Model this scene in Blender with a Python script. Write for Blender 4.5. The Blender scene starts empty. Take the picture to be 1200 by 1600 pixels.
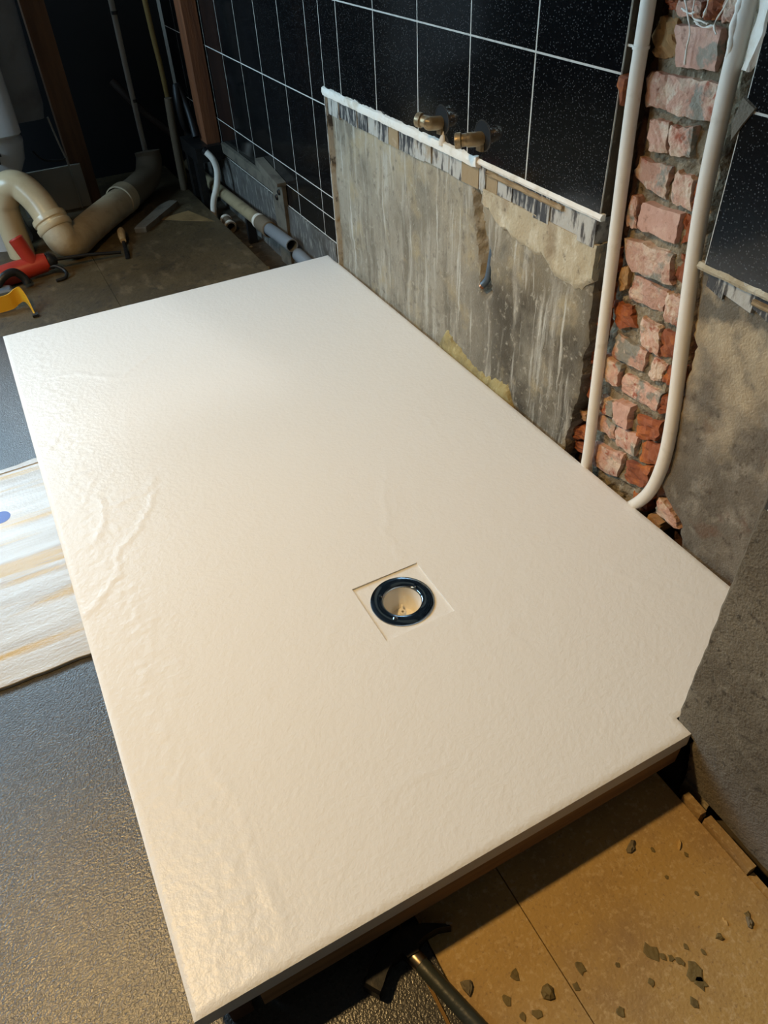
import bpy, math, random
from mathutils import Vector, Matrix, noise
random.seed(7)
S = bpy.context.scene
COL = S.collection

# ------------------------------------------------------------------ camera
cam_d = bpy.data.cameras.new('camera'); cam = bpy.data.objects.new('camera', cam_d); COL.objects.link(cam)
cam_d.sensor_fit = 'VERTICAL'; cam_d.sensor_height = 36.0; cam_d.lens = 1147.15 / 1600 * 36.0
cam_d.clip_start = 0.02
cam.matrix_world = Matrix(((0.88441228, 0.33931717, -0.32043529, 0.11685),
                           (-0.46469421, 0.57654764, -0.67205067, -0.31620),
                           (-0.04329212, 0.74327429, 0.66758454, 0.94660),
                           (0, 0, 0, 1)))
S.camera = cam
# ------------------------------------------------------------------ sky, sun, lamp, added fill
W = bpy.data.worlds.new('overcast_sky'); S.world = W; W.use_nodes = True
bg = W.node_tree.nodes['Background']; bg.inputs[0].default_value = (0.51, 0.78, 1.0, 1); bg.inputs[1].default_value = 21.5
def light(name, kind, loc, energy, col, **k):
    d = bpy.data.lights.new(name, kind); d.energy = energy; d.color = col
    for a, v in k.items(): setattr(d, a, v)
    o = bpy.data.objects.new(name, d); o.location = loc; COL.objects.link(o); return o
sun = light('sun', 'SUN', (0, 5, 4), 0.55, (1.0, 0.97, 0.93), angle=math.radians(2.6))
sun.rotation_euler = Vector((0.25, -1.0, -0.95)).to_track_quat('-Z', 'Y').to_euler()
ceil_lamp = light('shaded_ceiling_lamp', 'SPOT', (-0.42, 0.70, 1.76), 130, (1.0, 0.65, 0.26), shadow_soft_size=0.05, spot_size=math.radians(112), spot_blend=0.45)
fill_light = light('added_fill_light', 'POINT', (-0.9, -1.25, 1.9), 2.5, (1.0, 0.86, 0.68), shadow_soft_size=0.12)  # unseen fill added behind the camera to lift the dark areas
portal = light('window_portal', 'AREA', (-0.61, 3.45, 1.78), 1, (1, 1, 1), shape='RECTANGLE', size=1.38, size_y=1.06)
portal2 = light('side_window_portal', 'AREA', (-1.69, 2.1, 1.5), 1, (1, 1, 1), shape='RECTANGLE', size=1.0, size_y=1.4)
portal2.rotation_euler = (0, -math.pi / 2, 0); portal2.data.cycles.is_portal = True
portal.rotation_euler = (-math.pi / 2, 0, 0); portal.data.cycles.is_portal = True
S.view_settings.view_transform = 'Standard'; S.view_settings.look = 'None'
S.view_settings.gamma = 1.0; S.view_settings.use_curve_mapping = False
S.view_settings.exposure = -0.20

# ------------------------------------------------------------------ materials
def lin(c):
    return tuple((x / 12.92 if x <= 0.04045 else ((x + 0.055) / 1.055) ** 2.4) for x in c) + (1,)
def mat(name, col, rough=0.6, metal=0.0, var=(), bump=(), spec=0.5, rnd=0.0, speck=None, rvar=None, grad=None, under=False):
    """col and var colours are sRGB; var = (scale, colour, low, high, (stretch)); bump = (scale, strength, detail)."""
    m = bpy.data.materials.new(name); m.use_nodes = True; nt = m.node_tree; N = nt.nodes; K = nt.links
    b = N['Principled BSDF']; b.inputs['Roughness'].default_value = rough; b.inputs['Metallic'].default_value = metal
    b.inputs['Specular IOR Level'].default_value = spec
    tc = N.new('ShaderNodeTexCoord')
    def coords(st):
        mp = N.new('ShaderNodeMapping'); mp.inputs['Scale'].default_value = st
        K.new(tc.outputs['Object'], mp.inputs[0]); return mp.outputs[0]
    rgb = N.new('ShaderNodeRGB'); rgb.outputs[0].default_value = lin(col); cur = rgb.outputs[0]
    def mixc(fac, a, bcol):
        x = N.new('ShaderNodeMix'); x.data_type = 'RGBA'; K.new(fac, x.inputs[0]); K.new(a, x.inputs[6])
        x.inputs[7].default_value = lin(bcol); return x.outputs[2]
    if rnd:
        oi = N.new('ShaderNodeObjectInfo'); hs = N.new('ShaderNodeHueSaturation')
        mr = N.new('ShaderNodeMapRange'); mr.inputs[3].default_value = 1 - rnd; mr.inputs[4].default_value = 1 + rnd
        K.new(oi.outputs['Random'], mr.inputs[0]); K.new(mr.outputs[0], hs.inputs['Value']); K.new(cur, hs.inputs['Color']); cur = hs.outputs[0]
    def edge_colours(cur):
        for gr in grad or ():   # another colour with its own edge, a coat as well as painted shade: (axis, from, to, colour, noise scale, noise amount)
            sp = N.new('ShaderNodeSeparateXYZ'); K.new(tc.outputs['Object'], sp.inputs[0])
            n = N.new('ShaderNodeTexNoise'); n.inputs['Scale'].default_value = gr[4]; n.inputs['Detail'].default_value = 6; K.new(tc.outputs['Object'], n.inputs['Vector'])
            q = N.new('ShaderNodeMath'); q.operation = 'MULTIPLY_ADD'; K.new(n.outputs[0], q.inputs[0]); q.inputs[1].default_value = gr[5]; K.new(sp.outputs[gr[0]], q.inputs[2])
            r = N.new('ShaderNodeMapRange'); r.inputs[1].default_value = gr[1]; r.inputs[2].default_value = gr[2]; K.new(q.outputs[0], r.inputs[0])
            cur = mixc(r.outputs[0], cur, gr[3])
        return cur
    if under: cur = edge_colours(cur)
    for v in var:
        st = v[4] if len(v) > 4 else (1, 1, 1)
        n = N.new('ShaderNodeTexNoise'); n.inputs['Scale'].default_value = v[0]; n.inputs['Detail'].default_value = 5; n.inputs['Roughness'].default_value = 0.6
        K.new(coords(st), n.inputs['Vector'])
        r = N.new('ShaderNodeMapRange'); r.inputs[1].default_value = v[2]; r.inputs[2].default_value = v[3]
        K.new(n.outputs[0], r.inputs[0]); cur = mixc(r.outputs[0], cur, v[1])
    if not under: cur = edge_colours(cur)
    if speck:
        vo = N.new('ShaderNodeTexVoronoi'); vo.inputs['Scale'].default_value = speck[0]; K.new(coords((1, 1, 1)), vo.inputs['Vector'])
        r = N.new('ShaderNodeMapRange'); r.inputs[1].default_value = speck[2]; r.inputs[2].default_value = speck[2] * 0.5
        K.new(vo.outputs['Distance'], r.inputs[0])
        sep = N.new('ShaderNodeSeparateColor'); K.new(vo.outputs['Color'], sep.inputs[0])
        th = N.new('ShaderNodeMath'); th.operation = 'POWER'; K.new(sep.outputs[0], th.inputs[0]); th.inputs[1].default_value = speck[3]
        mu = N.new('ShaderNodeMath'); mu.operation = 'MULTIPLY'; K.new(r.outputs[0], mu.inputs[0]); K.new(th.outputs[0], mu.inputs[1])
        cur = mixc(mu.outputs[0], cur, speck[1])
    K.new(cur, b.inputs['Base Color'])
    if rvar:
        n = N.new('ShaderNodeTexNoise'); n.inputs['Scale'].default_value = rvar[0]; n.inputs['Detail'].default_value = 4; K.new(coords((1, 1, 1)), n.inputs['Vector'])
        r = N.new('ShaderNodeMapRange'); r.inputs[1].default_value = 0.15; r.inputs[2].default_value = 0.85; r.inputs[3].default_value = rvar[1]; r.inputs[4].default_value = rvar[2]
        K.new(n.outputs[0], r.inputs[0]); K.new(r.outputs[0], b.inputs['Roughness'])
    prev = None
    for bp in bump:
        n = N.new('ShaderNodeTexNoise'); n.inputs['Scale'].default_value = bp[0]; n.inputs['Detail'].default_value = bp[2]
        K.new(coords(bp[3] if len(bp) > 3 else (1, 1, 1)), n.inputs['Vector'])
        u = N.new('ShaderNodeBump'); u.inputs['Strength'].default_value = bp[1]; u.inputs['Distance'].default_value = bp[4] if len(bp) > 4 else 0.004
        K.new(n.outputs[0], u.inputs['Height'])
        if prev: K.new(prev, u.inputs['Normal'])
        prev = u.outputs[0]
    if prev: K.new(prev, b.inputs['Normal'])
    return m

M = {}
M['tray'] = mat('white_slate_resin', (0.895, 0.89, 0.88), 0.29, bump=[(26, 0.06, 6), (120, 0.22, 6), (420, 0.08, 3)], spec=0.26)
M['tray_side'] = mat('tray_edge_resin', (0.80, 0.78, 0.76), 0.6, bump=[(120, 0.3, 4)])
M['chrome'] = mat('chrome', (0.62, 0.66, 0.70), 0.07, 1.0)
M['white_plastic'] = mat('white_plastic', (0.90, 0.88, 0.84), 0.3)
M['pipe_white'] = mat('white_pipe_plastic', (0.90, 0.87, 0.82), 0.35, var=[(30, (0.80, 0.76, 0.69), 0.58, 0.75)])
M['tile'] = mat('black_sparkle_tile', (0.045, 0.045, 0.05), 0.11, speck=(300, (0.80, 0.79, 0.78), 0.44, 12), var=[(2.2, (0.07, 0.068, 0.068), 0.45, 0.7)], rvar=(3, 0.06, 0.18))
M['grout'] = mat('pale_grout', (0.78, 0.76, 0.72), 0.9, var=[(40, (0.64, 0.615, 0.58), 0.5, 0.75)])
M['concrete'] = mat('lime_streaked_render', (0.585, 0.55, 0.485), 0.92, under=True, grad=[(1, 1.20, 0.98, (0.31, 0.28, 0.23), 6, 0.25), (2, 0.42, 0.72, (0.66, 0.60, 0.49), 9, 0.42)],
    var=[(6, (0.50, 0.465, 0.40), 0.46, 0.62), (2.2, (0.68, 0.65, 0.59), 0.52, 0.66, (1, 13, 1.2)), (2.6, (0.45, 0.415, 0.355), 0.52, 0.68, (1, 11, 1.1)), (9, (0.63, 0.565, 0.44), 0.56, 0.72),
         (34, (0.42, 0.385, 0.33), 0.56, 0.72), (70, (0.66, 0.625, 0.555), 0.58, 0.74), (24, (0.27, 0.23, 0.175), 0.69, 0.74, (1, 1.6, .6)), (3.2, (0.74, 0.72, 0.67), 0.59, 0.70, (1, 17, 0.9))],
    bump=[(60, 0.6, 8), (220, 0.5, 4)])
M['concrete_grey'] = mat('grey_cement_render', (0.45, 0.41, 0.355), 0.95, var=[(6, (0.38, 0.345, 0.295), 0.42, 0.62), (22, (0.54, 0.50, 0.44), 0.52, 0.68), (60, (0.31, 0.27, 0.22), 0.57, 0.70), (14, (0.40, 0.31, 0.25), 0.56, 0.68)], grad=[(2, 0.44, 0.58, (0.68, 0.61, 0.50), 16, 0.42), (2, 0.60, 0.66, (0.42, 0.39, 0.34), 20, 0.42)],
    bump=[(45, 0.7, 8), (260, 0.6, 5)])
M['concrete_dark'] = mat('coarse_cement_render', (0.43, 0.395, 0.335), 0.97, var=[(9, (0.37, 0.335, 0.28), 0.4, 0.65), (26, (0.49, 0.455, 0.395), 0.55, 0.75), (70, (0.28, 0.25, 0.205), 0.56, 0.68)], grad=[(2, 0.06, -0.05, (0.47, 0.445, 0.41), 8, 0.06)],
    bump=[(90, 0.8, 8), (300, 0.7, 5)])
M['cream'] = mat('cream_lime_plaster', (0.70, 0.64, 0.53), 0.95, var=[(14, (0.80, 0.76, 0.67), 0.5, 0.68, (1, 1.6, 1)), (10, (0.57, 0.50, 0.40), 0.52, 0.68), (45, (0.44, 0.39, 0.32), 0.6, 0.72)], bump=[(50, 0.8, 8), (160, 0.6, 5)])
M['plaster_white'] = mat('white_plaster', (0.93, 0.90, 0.85), 0.8, var=[(22, (0.80, 0.75, 0.66), 0.55, 0.75)], bump=[(80, 0.6, 6)])
M['mortar'] = mat('lime_mortar', (0.56, 0.51, 0.42), 1.0, var=[(18, (0.44, 0.39, 0.31), 0.42, 0.62), (45, (0.68, 0.63, 0.54), 0.53, 0.68), (80, (0.30, 0.26, 0.20), 0.60, 0.70)], bump=[(70, 0.9, 8), (240, 0.8, 4)], grad=[(1, 0.60, 0.622, (0.22, 0.125, 0.085), 30, 0.05), (1, 0.452, 0.43, (0.25, 0.14, 0.09), 30, 0.05)])  # chase flanks darkened: red-brown brick colour plus painted recess shade
M['bed'] = mat('brown_tile_bedding', (0.36, 0.30, 0.23), 0.95, var=[(20, (0.22, 0.17, 0.12), 0.45, 0.62, (1, 1, 0.4)), (50, (0.52, 0.45, 0.35), 0.58, 0.72)], bump=[(60, 0.8, 6)])
M['brick_pink'] = mat('weathered_pink_brick', (0.75, 0.585, 0.505), 0.95, rnd=0.10, var=[(24, (0.81, 0.71, 0.62), 0.47, 0.60), (34, (0.63, 0.36, 0.27), 0.57, 0.66), (16, (0.55, 0.53, 0.48), 0.55, 0.61), (55, (0.80, 0.72, 0.64), 0.58, 0.68), (60, (0.50, 0.30, 0.23), 0.62, 0.75)], bump=[(60, 0.8, 8), (200, 0.6, 4)])
M['brick_face'] = mat('smooth_pink_brick', (0.77, 0.60, 0.525), 0.92, var=[(30, (0.81, 0.66, 0.58), 0.5, 0.65), (70, (0.58, 0.42, 0.35), 0.58, 0.70), (20, (0.60, 0.56, 0.50), 0.60, 0.66)], bump=[(90, 0.6, 6)])
M['brick_red'] = mat('broken_red_brick', (0.56, 0.315, 0.20), 0.95, rnd=0.18, var=[(26, (0.72, 0.42, 0.20), 0.5, 0.66), (20, (0.40, 0.19, 0.12), 0.55, 0.7), (40, (0.62, 0.47, 0.36), 0.62, 0.75)], bump=[(60, 0.9, 8)])
M['brick_yellow'] = mat('ochre_brick', (0.64, 0.50, 0.33), 0.95, rnd=0.1, var=[(24, (0.72, 0.47, 0.33), 0.5, 0.68), (40, (0.48, 0.38, 0.26), 0.55, 0.72)], bump=[(60, 0.9, 8)])
M['remnant_white'] = mat('adhesive_smeared_tile', (0.70, 0.68, 0.64), 0.85, var=[(26, (0.30, 0.28, 0.265), 0.52, 0.62, (1, 3, 0.7)), (14, (0.60, 0.52, 0.40), 0.58, 0.7)], bump=[(80, 0.7, 6)])
M['remnant_black'] = mat('broken_black_tile', (0.24, 0.235, 0.235), 0.55, var=[(30, (0.66, 0.64, 0.60), 0.49, 0.58, (1, 3, 0.6))], bump=[(90, 0.6, 6)])
M['remnant_ochre'] = mat('rust_stained_adhesive', (0.60, 0.51, 0.38), 0.9, var=[(30, (0.46, 0.33, 0.19), 0.55, 0.68), (30, (0.72, 0.64, 0.52), 0.55, 0.7)], bump=[(80, 0.7, 6)])
M['skirt'] = mat('grey_smeared_mortar', (0.33, 0.32, 0.305), 0.9, var=[(26, (0.52, 0.51, 0.48), 0.52, 0.64, (1, 3, 0.7)), (14, (0.24, 0.22, 0.19), 0.5, 0.7)], bump=[(80, 0.7, 6)])
M['brass'] = mat('tarnished_brass', (0.62, 0.55, 0.43), 0.38, 0.55, var=[(60, (0.34, 0.26, 0.16), 0.5, 0.7), (30, (0.70, 0.62, 0.50), 0.55, 0.75)], bump=[(90, 0.4, 4)])
M['hole'] = mat('hole_shade_black', (0.012, 0.012, 0.012), 0.9)  # black painted in for the dark depth of the elbow holes
M['rim'] = mat('thin_dull_rim', (0.28, 0.27, 0.26), 0.35, 0.6)
M['blue_pipe'] = mat('blue_plastic_pipe', (0.27, 0.33, 0.39), 0.4, var=[(40, (0.40, 0.44, 0.47), 0.55, 0.7)])
M['copper'] = mat('copper', (0.62, 0.42, 0.30), 0.35, 0.9)
M['vinyl'] = mat('charcoal_grit_flooring', (0.24, 0.24, 0.245), 0.30, var=[(5, (0.25, 0.24, 0.225), 0.4, 0.7), (330, (0.36, 0.35, 0.33), 0.56, 0.70), (260, (0.11, 0.11, 0.11), 0.55, 0.70)], bump=[(330, 0.36, 2, (1, 1, 1), 0.003)], spec=0.75)
M['vinyl_edge'] = mat('flooring_cut_edge', (0.50, 0.38, 0.20), 0.8)
M['board'] = mat('tan_chipboard', (0.69, 0.57, 0.355), 0.72, var=[(9, (0.61, 0.50, 0.345), 0.45, 0.7), (150, (0.75, 0.65, 0.49), 0.52, 0.70), (190, (0.56, 0.455, 0.32), 0.58, 0.72), (26, (0.37, 0.31, 0.21), 0.68, 0.78)], bump=[(220, 0.3, 5)])
M['dirty_board'] = mat('dirty_floor_board', (0.32, 0.27, 0.18), 0.55, var=[(5, (0.26, 0.22, 0.15), 0.4, 0.65), (12, (0.44, 0.38, 0.29), 0.56, 0.75, (2, 1, 1)), (40, (0.17, 0.15, 0.125), 0.55, 0.75)], bump=[(60, 0.5, 6)])
M['light_patch'] = mat('light_patch_board', (0.55, 0.45, 0.29), 0.75, var=[(14, (0.45, 0.36, 0.22), 0.45, 0.7)])  # board tone standing in for light falling on the floor
M['subfloor'] = mat('dusty_subfloor', (0.30, 0.26, 0.20), 0.95, var=[(9, (0.19, 0.16, 0.12), 0.4, 0.65), (30, (0.42, 0.36, 0.28), 0.56, 0.75)], bump=[(40, 0.8, 6)])
M['wood_dark'] = mat('dark_stained_timber', (0.43, 0.30, 0.20), 0.75, var=[(5, (0.34, 0.23, 0.155), 0.4, 0.65, (6, 6, 0.6))], bump=[(40, 0.3, 4, (4, 4, .5))])
M['wood_red'] = mat('reddish_timber', (0.49, 0.29, 0.16), 0.72, var=[(5, (0.38, 0.215, 0.115), 0.4, 0.65, (6, 6, 0.6))], bump=[(40, 0.3, 4, (4, 4, .5))])
M['batten'] = mat('sawn_batten', (0.60, 0.47, 0.33), 0.8, var=[(6, (0.50, 0.38, 0.26), 0.45, 0.65, (0.6, 8, 8)), (30, (0.34, 0.25, 0.17), 0.66, 0.74)], bump=[(40, 0.3, 4)])
M['ply_white'] = mat('whitewashed_board', (0.77, 0.77, 0.765), 0.3, var=[(4, (0.66, 0.62, 0.56), 0.40, 0.65, (0.5, 7, 1)), (2.6, (0.74, 0.61, 0.30), 0.53, 0.61, (0.35, 5, 1)), (12, (0.62, 0.54, 0.44), 0.62, 0.75, (0.6, 5, 1)), (30, (0.35, 0.30, 0.25), 0.72, 0.8)], bump=[(20, 0.10, 5, (0.4, 6, 1)), (200, 0.14, 4)], spec=0.6)
M['blue_print'] = mat('blue_print', (0.13, 0.28, 0.66), 0.4)
M['steel_dark'] = mat('blackened_steel', (0.16, 0.16, 0.165), 0.42, 0.6, var=[(30, (0.24, 0.22, 0.20), 0.5, 0.7)], bump=[(60, 0.2, 4)])
M['steel_bright'] = mat('worn_steel', (0.72, 0.66, 0.56), 0.28, 1.0)
M['handle_green'] = mat('dark_green_grey_rubber', (0.19, 0.21, 0.20), 0.42, var=[(60, (0.28, 0.27, 0.24), 0.58, 0.75)], bump=[(80, 0.2, 3)])
M['red_plastic'] = mat('red_tool_plastic', (0.64, 0.18, 0.11), 0.42, var=[(20, (0.60, 0.15, 0.10), 0.5, 0.7)])
M['black_plastic'] = mat('black_tool_plastic', (0.09, 0.09, 0.095), 0.45, bump=[(90, 0.2, 3)])
M['grey_plastic'] = mat('blue_grey_plastic', (0.36, 0.40, 0.44), 0.4)
M['yellow_plastic'] = mat('yellow_plastic', (0.80, 0.60, 0.12), 0.45)
M['soil_beige'] = mat('beige_soil_pipe', (0.80, 0.72, 0.58), 0.28, var=[(8, (0.70, 0.61, 0.47), 0.5, 0.75)])
M['soil_dusty'] = mat('dusty_soil_pipe', (0.70, 0.63, 0.51), 0.6, var=[(9, (0.56, 0.49, 0.38), 0.45, 0.7), (30, (0.62, 0.56, 0.46), 0.56, 0.75)], bump=[(60, 0.3, 5)])
M['shroud'] = mat('dull_grey_shroud', (0.42, 0.43, 0.44), 0.5, var=[(6, (0.34, 0.34, 0.35), 0.5, 0.7)])
M['foam'] = mat('yellowed_foam', (0.62, 0.56, 0.38), 0.95, var=[(20, (0.48, 0.43, 0.30), 0.45, 0.65), (40, (0.74, 0.68, 0.50), 0.56, 0.7)], bump=[(90, 0.8, 6)])
M['soil_dark'] = mat('grimy_soil_bend', (0.42, 0.365, 0.29), 0.75, var=[(12, (0.40, 0.35, 0.28), 0.5, 0.7)])
M['porcelain'] = mat('grey_white_porcelain', (0.72, 0.72, 0.72), 0.22, var=[(6, (0.62, 0.62, 0.62), 0.5, 0.75)])
M['far_wall'] = mat('black_wall_board', (0.035, 0.04, 0.055), 0.7, var=[(4, (0.055, 0.055, 0.065), 0.5, 0.7)])
M['room_wall'] = mat('bare_grey_plaster', (0.42, 0.39, 0.36), 0.9, var=[(3, (0.34, 0.32, 0.29), 0.4, 0.7)], bump=[(20, 0.5, 6)])
M['ceiling'] = mat('dark_bare_ceiling', (0.24, 0.23, 0.23), 0.9, var=[(3, (0.18, 0.17, 0.165), 0.4, 0.7)])
M['frame_white'] = mat('white_window_frame', (0.85, 0.85, 0.84), 0.4)
M['pvc_grey'] = mat('grey_waste_pipe', (0.46, 0.48, 0.50), 0.4)
M['pvc_cream'] = mat('cream_waste_pipe', (0.62, 0.56, 0.44), 0.45, var=[(14, (0.46, 0.41, 0.31), 0.5, 0.7)])
M['conduit'] = mat('pale_conduit', (0.60, 0.58, 0.54), 0.5)
M['old_yellow'] = mat('yellowed_pipe', (0.56, 0.47, 0.27), 0.5)
M['rust'] = mat('dark_rusty_pipe', (0.20, 0.15, 0.12), 0.7)
M['cable'] = mat('black_cable', (0.07, 0.07, 0.075), 0.5)
M['pale_wood'] = mat('pale_wooden_handle', (0.70, 0.58, 0.40), 0.55)
M['chip'] = mat('grey_mortar_chip', (0.47, 0.43, 0.35), 0.95, bump=[(120, 0.7, 5)])
M['glue'] = mat('olive_glue_spot', (0.44, 0.38, 0.23), 0.8, var=[(60, (0.35, 0.30, 0.18), 0.5, 0.7)], bump=[(200, 0.4, 3)])
M['straw'] = mat('pale_wood_splinter', (0.78, 0.66, 0.44), 0.7)
M['box_grey'] = mat('dusty_boxing', (0.40, 0.37, 0.32), 0.85, var=[(16, (0.26, 0.24, 0.20), 0.5, 0.7)], bump=[(50, 0.5, 5)])
g = bpy.data.materials.new('window_glass'); g.use_nodes = True; nt = g.node_tree
nt.nodes.remove(nt.nodes['Principled BSDF']); mx = nt.nodes.new('ShaderNodeMixShader'); mx.inputs[0].default_value = 0.06
nt.links.new(nt.nodes.new('ShaderNodeBsdfTransparent').outputs[0], mx.inputs[1]); gl = nt.nodes.new('ShaderNodeBsdfGlossy'); gl.inputs['Roughness'].default_value = 0.02
nt.links.new(gl.outputs[0], mx.inputs[2]); nt.links.new(mx.outputs[0], nt.nodes['Material Output'].inputs[0]); M['glass'] = g

# ------------------------------------------------------------------ mesh building
class MB:
    def __init__(s): s.v = []; s.f = []
    def add(s, vs, fs):
        o = len(s.v); s.v += [tuple(v) for v in vs]; s.f += [tuple(i + o for i in f) for f in fs]; return s
    def box(s, a, b, jit=0.0, bev=0.0):
        (x0, y0, z0), (x1, y1, z1) = a, b
        if bev:
            r = bev; ring = [(x0 + r, y0), (x1 - r, y0), (x1, y0 + r), (x1, y1 - r), (x1 - r, y1), (x0 + r, y1), (x0, y1 - r), (x0, y0 + r)]
            cx, cy = (x0 + x1) / 2, (y0 + y1) / 2
            def sc(q, d): return (q[0] - math.copysign(d, q[0] - cx), q[1] - math.copysign(d, q[1] - cy))
            vs = [sc(q, r) + (z0,) for q in ring] + [q + (z0 + r,) for q in ring] + [q + (z1 - r,) for q in ring] + [sc(q, r) + (z1,) for q in ring]
            fs = [tuple(range(7, -1, -1)), tuple(range(24, 32))]
            for k in range(3):
                for i in range(8):
                    j = (i + 1) % 8; fs.append((k * 8 + i, k * 8 + j, k * 8 + 8 + j, k * 8 + 8 + i))
            return s.add(vs, fs)
        vs = [(x, y, z) for z in (z0, z1) for y in (y0, y1) for x in (x0, x1)]
        if jit: vs = [tuple(c + random.uniform(-jit, jit) for c in v) for v in vs]
        return s.add(vs, [(0, 2, 3, 1), (4, 5, 7, 6), (0, 1, 5, 4), (2, 6, 7, 3), (0, 4, 6, 2), (1, 3, 7, 5)])
    def prism(s, poly, axis, a, b, inset=0.0):
        """poly in the two axes other than axis (order y,z / x,z / x,y), extruded from a to b."""
        n = len(poly)
        def put(p, w): return ((w, p[0], p[1]), (p[0], w, p[1]), (p[0], p[1], w))[axis]
        if inset:
            cx = sum(p[0] for p in poly) / n; cy = sum(p[1] for p in poly) / n
            pin = [(p[0] + (cx - p[0]) * inset, p[1] + (cy - p[1]) * inset) for p in poly]
            vs = [put(p, b) for p in poly] + [put(p, a + (b - a) * 0.2) for p in poly] + [put(p, a) for p in pin]; k = 3
        else:
            vs = [put(p, b) for p in poly] + [put(p, a) for p in poly]; k = 2
        fs = [tuple(range(n)), tuple(range(k * n - 1, (k - 1) * n - 1, -1))]
        for q in range(k - 1):
            for i in range(n):
                j = (i + 1) % n; fs.append((q * n + i, q * n + j, q * n + n + j, q * n + n + i))
        return s.add(vs, fs)
    def tube(s, pts, r, n=14, hollow=0.0, caps=True, flat=None):
        P = [Vector(p) for p in pts]; m = len(P); R = list(r) if hasattr(r, '__len__') else [r] * m
        if len(R) != m: R = [R[min(len(R) - 1, round(i * (len(R) - 1) / (m - 1)))] for i in range(m)]
        T = [((P[min(i + 1, m - 1)] - P[max(i - 1, 0)]).normalized()) for i in range(m)]
        up = Vector((0, 0, 1)) if abs(T[0].z) < 0.9 else Vector((1, 0, 0))
        a = T[0].cross(up).normalized(); rings = []
        for i in range(m):
            a = (a - T[i] * a.dot(T[i])).normalized(); b = T[i].cross(a)
            rings.append((P[i], a.copy(), b, R[i]))
        def ring(q, rr):
            return [q[0] + (q[1] * math.cos(2 * math.pi * k / n) + q[2] * (flat or 1) * math.sin(2 * math.pi * k / n)) * rr for k in range(n)]
        seq = [ring(q, q[3]) for q in rings]
        if hollow: seq = seq + [ring(q, q[3] - hollow) for q in reversed(rings)]
        vs = [v for g_ in seq for v in g_]; fs = []; L = len(seq)
        for i in range(L - (0 if hollow else 1)):
            i2 = (i + 1) % L
            for k in range(n):
                k2 = (k + 1) % n; fs.append((i * n + k, i * n + k2, i2 * n + k2, i2 * n + k))
        if caps and not hollow: fs += [tuple(range(n - 1, -1, -1)), tuple(range((L - 1) * n, L * n))]
        return s.add(vs, fs)
    def lathe(s, prof, c, axis=(0, 0, 1), n=40, closed=False):
        ax = Vector(axis).normalized(); up = Vector((1, 0, 0)) if abs(ax.x) < 0.9 else Vector((0, 1, 0))
        a = ax.cross(up).normalized(); b = ax.cross(a); c = Vector(c); vs = []
        for (r, h) in prof:
            vs += [c + ax * h + (a * math.cos(2 * math.pi * k / n) + b * math.sin(2 * math.pi * k / n)) * r for k in range(n)]
        fs = []; L = len(prof)
        for i in range(L if closed else L - 1):
            i2 = (i + 1) % L
            for k in range(n): fs.append((i * n + k, i * n + (k + 1) % n, i2 * n + (k + 1) % n, i2 * n + k))
        return s.add(vs, fs)
    def grid(s, rows):
        ny = len(rows[0]); vs = [p for r_ in rows for p in r_]
        return s.add(vs, [(i * ny + j, i * ny + j + 1, (i + 1) * ny + j + 1, (i + 1) * ny + j) for i in range(len(rows) - 1) for j in range(ny - 1)])
def smooth_path(pts, k=6):
    P = [Vector(p) for p in pts]; out = []
    for i in range(len(P) - 1):
        p0, p1, p2, p3 = P[max(i - 1, 0)], P[i], P[i + 1], P[min(i + 2, len(P) - 1)]
        for j in range(k):
            t = j / k
            out.append(0.5 * ((2 * p1) + (p2 - p0) * t + (2 * p0 - 5 * p1 + 4 * p2 - p3) * t * t + (3 * p1 - p0 - 3 * p2 + p3) * t ** 3))
    return out + [P[-1]]
def obj(name, mb, material, parent=None, smooth=False, origin=None, flip=False):
    """one mesh object from world-space geometry; children are stored relative to their parent."""
    me = bpy.data.meshes.new(name); o_ = Vector((0, 0, 0))
    q = parent
    while q is not None: o_ = o_ + Vector(q.location); q = q.parent
    if parent is None and origin is not None: o_ = Vector(origin)
    me.from_pydata([tuple(Vector(v) - o_) for v in mb.v], [], mb.f); me.update()
    import bmesh
    bm = bmesh.new(); bm.from_mesh(me); bmesh.ops.recalc_face_normals(bm, faces=bm.faces)
    bm.to_mesh(me); bm.free()
    me.materials.append(M[material] if isinstance(material, str) else material)
    if smooth:
        me.polygons.foreach_set('use_smooth', [True] * len(me.polygons))
        try: me.set_sharp_from_angle(angle=math.radians(42))
        except Exception: pass
    o = bpy.data.objects.new(name, me); COL.objects.link(o)
    if parent is not None: o.parent = parent
    elif origin is not None: o.location = origin
    return o
def tag(o, label, cat, group=None, kind=None):
    o['label'] = label; o['category'] = cat
    if group: o['group'] = group
    if kind: o['kind'] = kind
    return o
def thing(name, label, cat, loc, group=None):
    o = bpy.data.objects.new(name, None); o.empty_display_size = 0.05; COL.objects.link(o); o.location = loc
    return tag(o, label, cat, group)
def setting(name, mb=None, material=None):
    if mb is None:
        o = bpy.data.objects.new(name, None); COL.objects.link(o)
    else: o = obj(name, mb, material)
    o['kind'] = 'structure'; return o
def nz(x, y, z, s): return noise.noise((x * s, y * s, z * s))
def fb(x, y, z, s, o=4): return noise.fractal((x * s, y * s, z * s), 0.8, 2.1, o)

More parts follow.
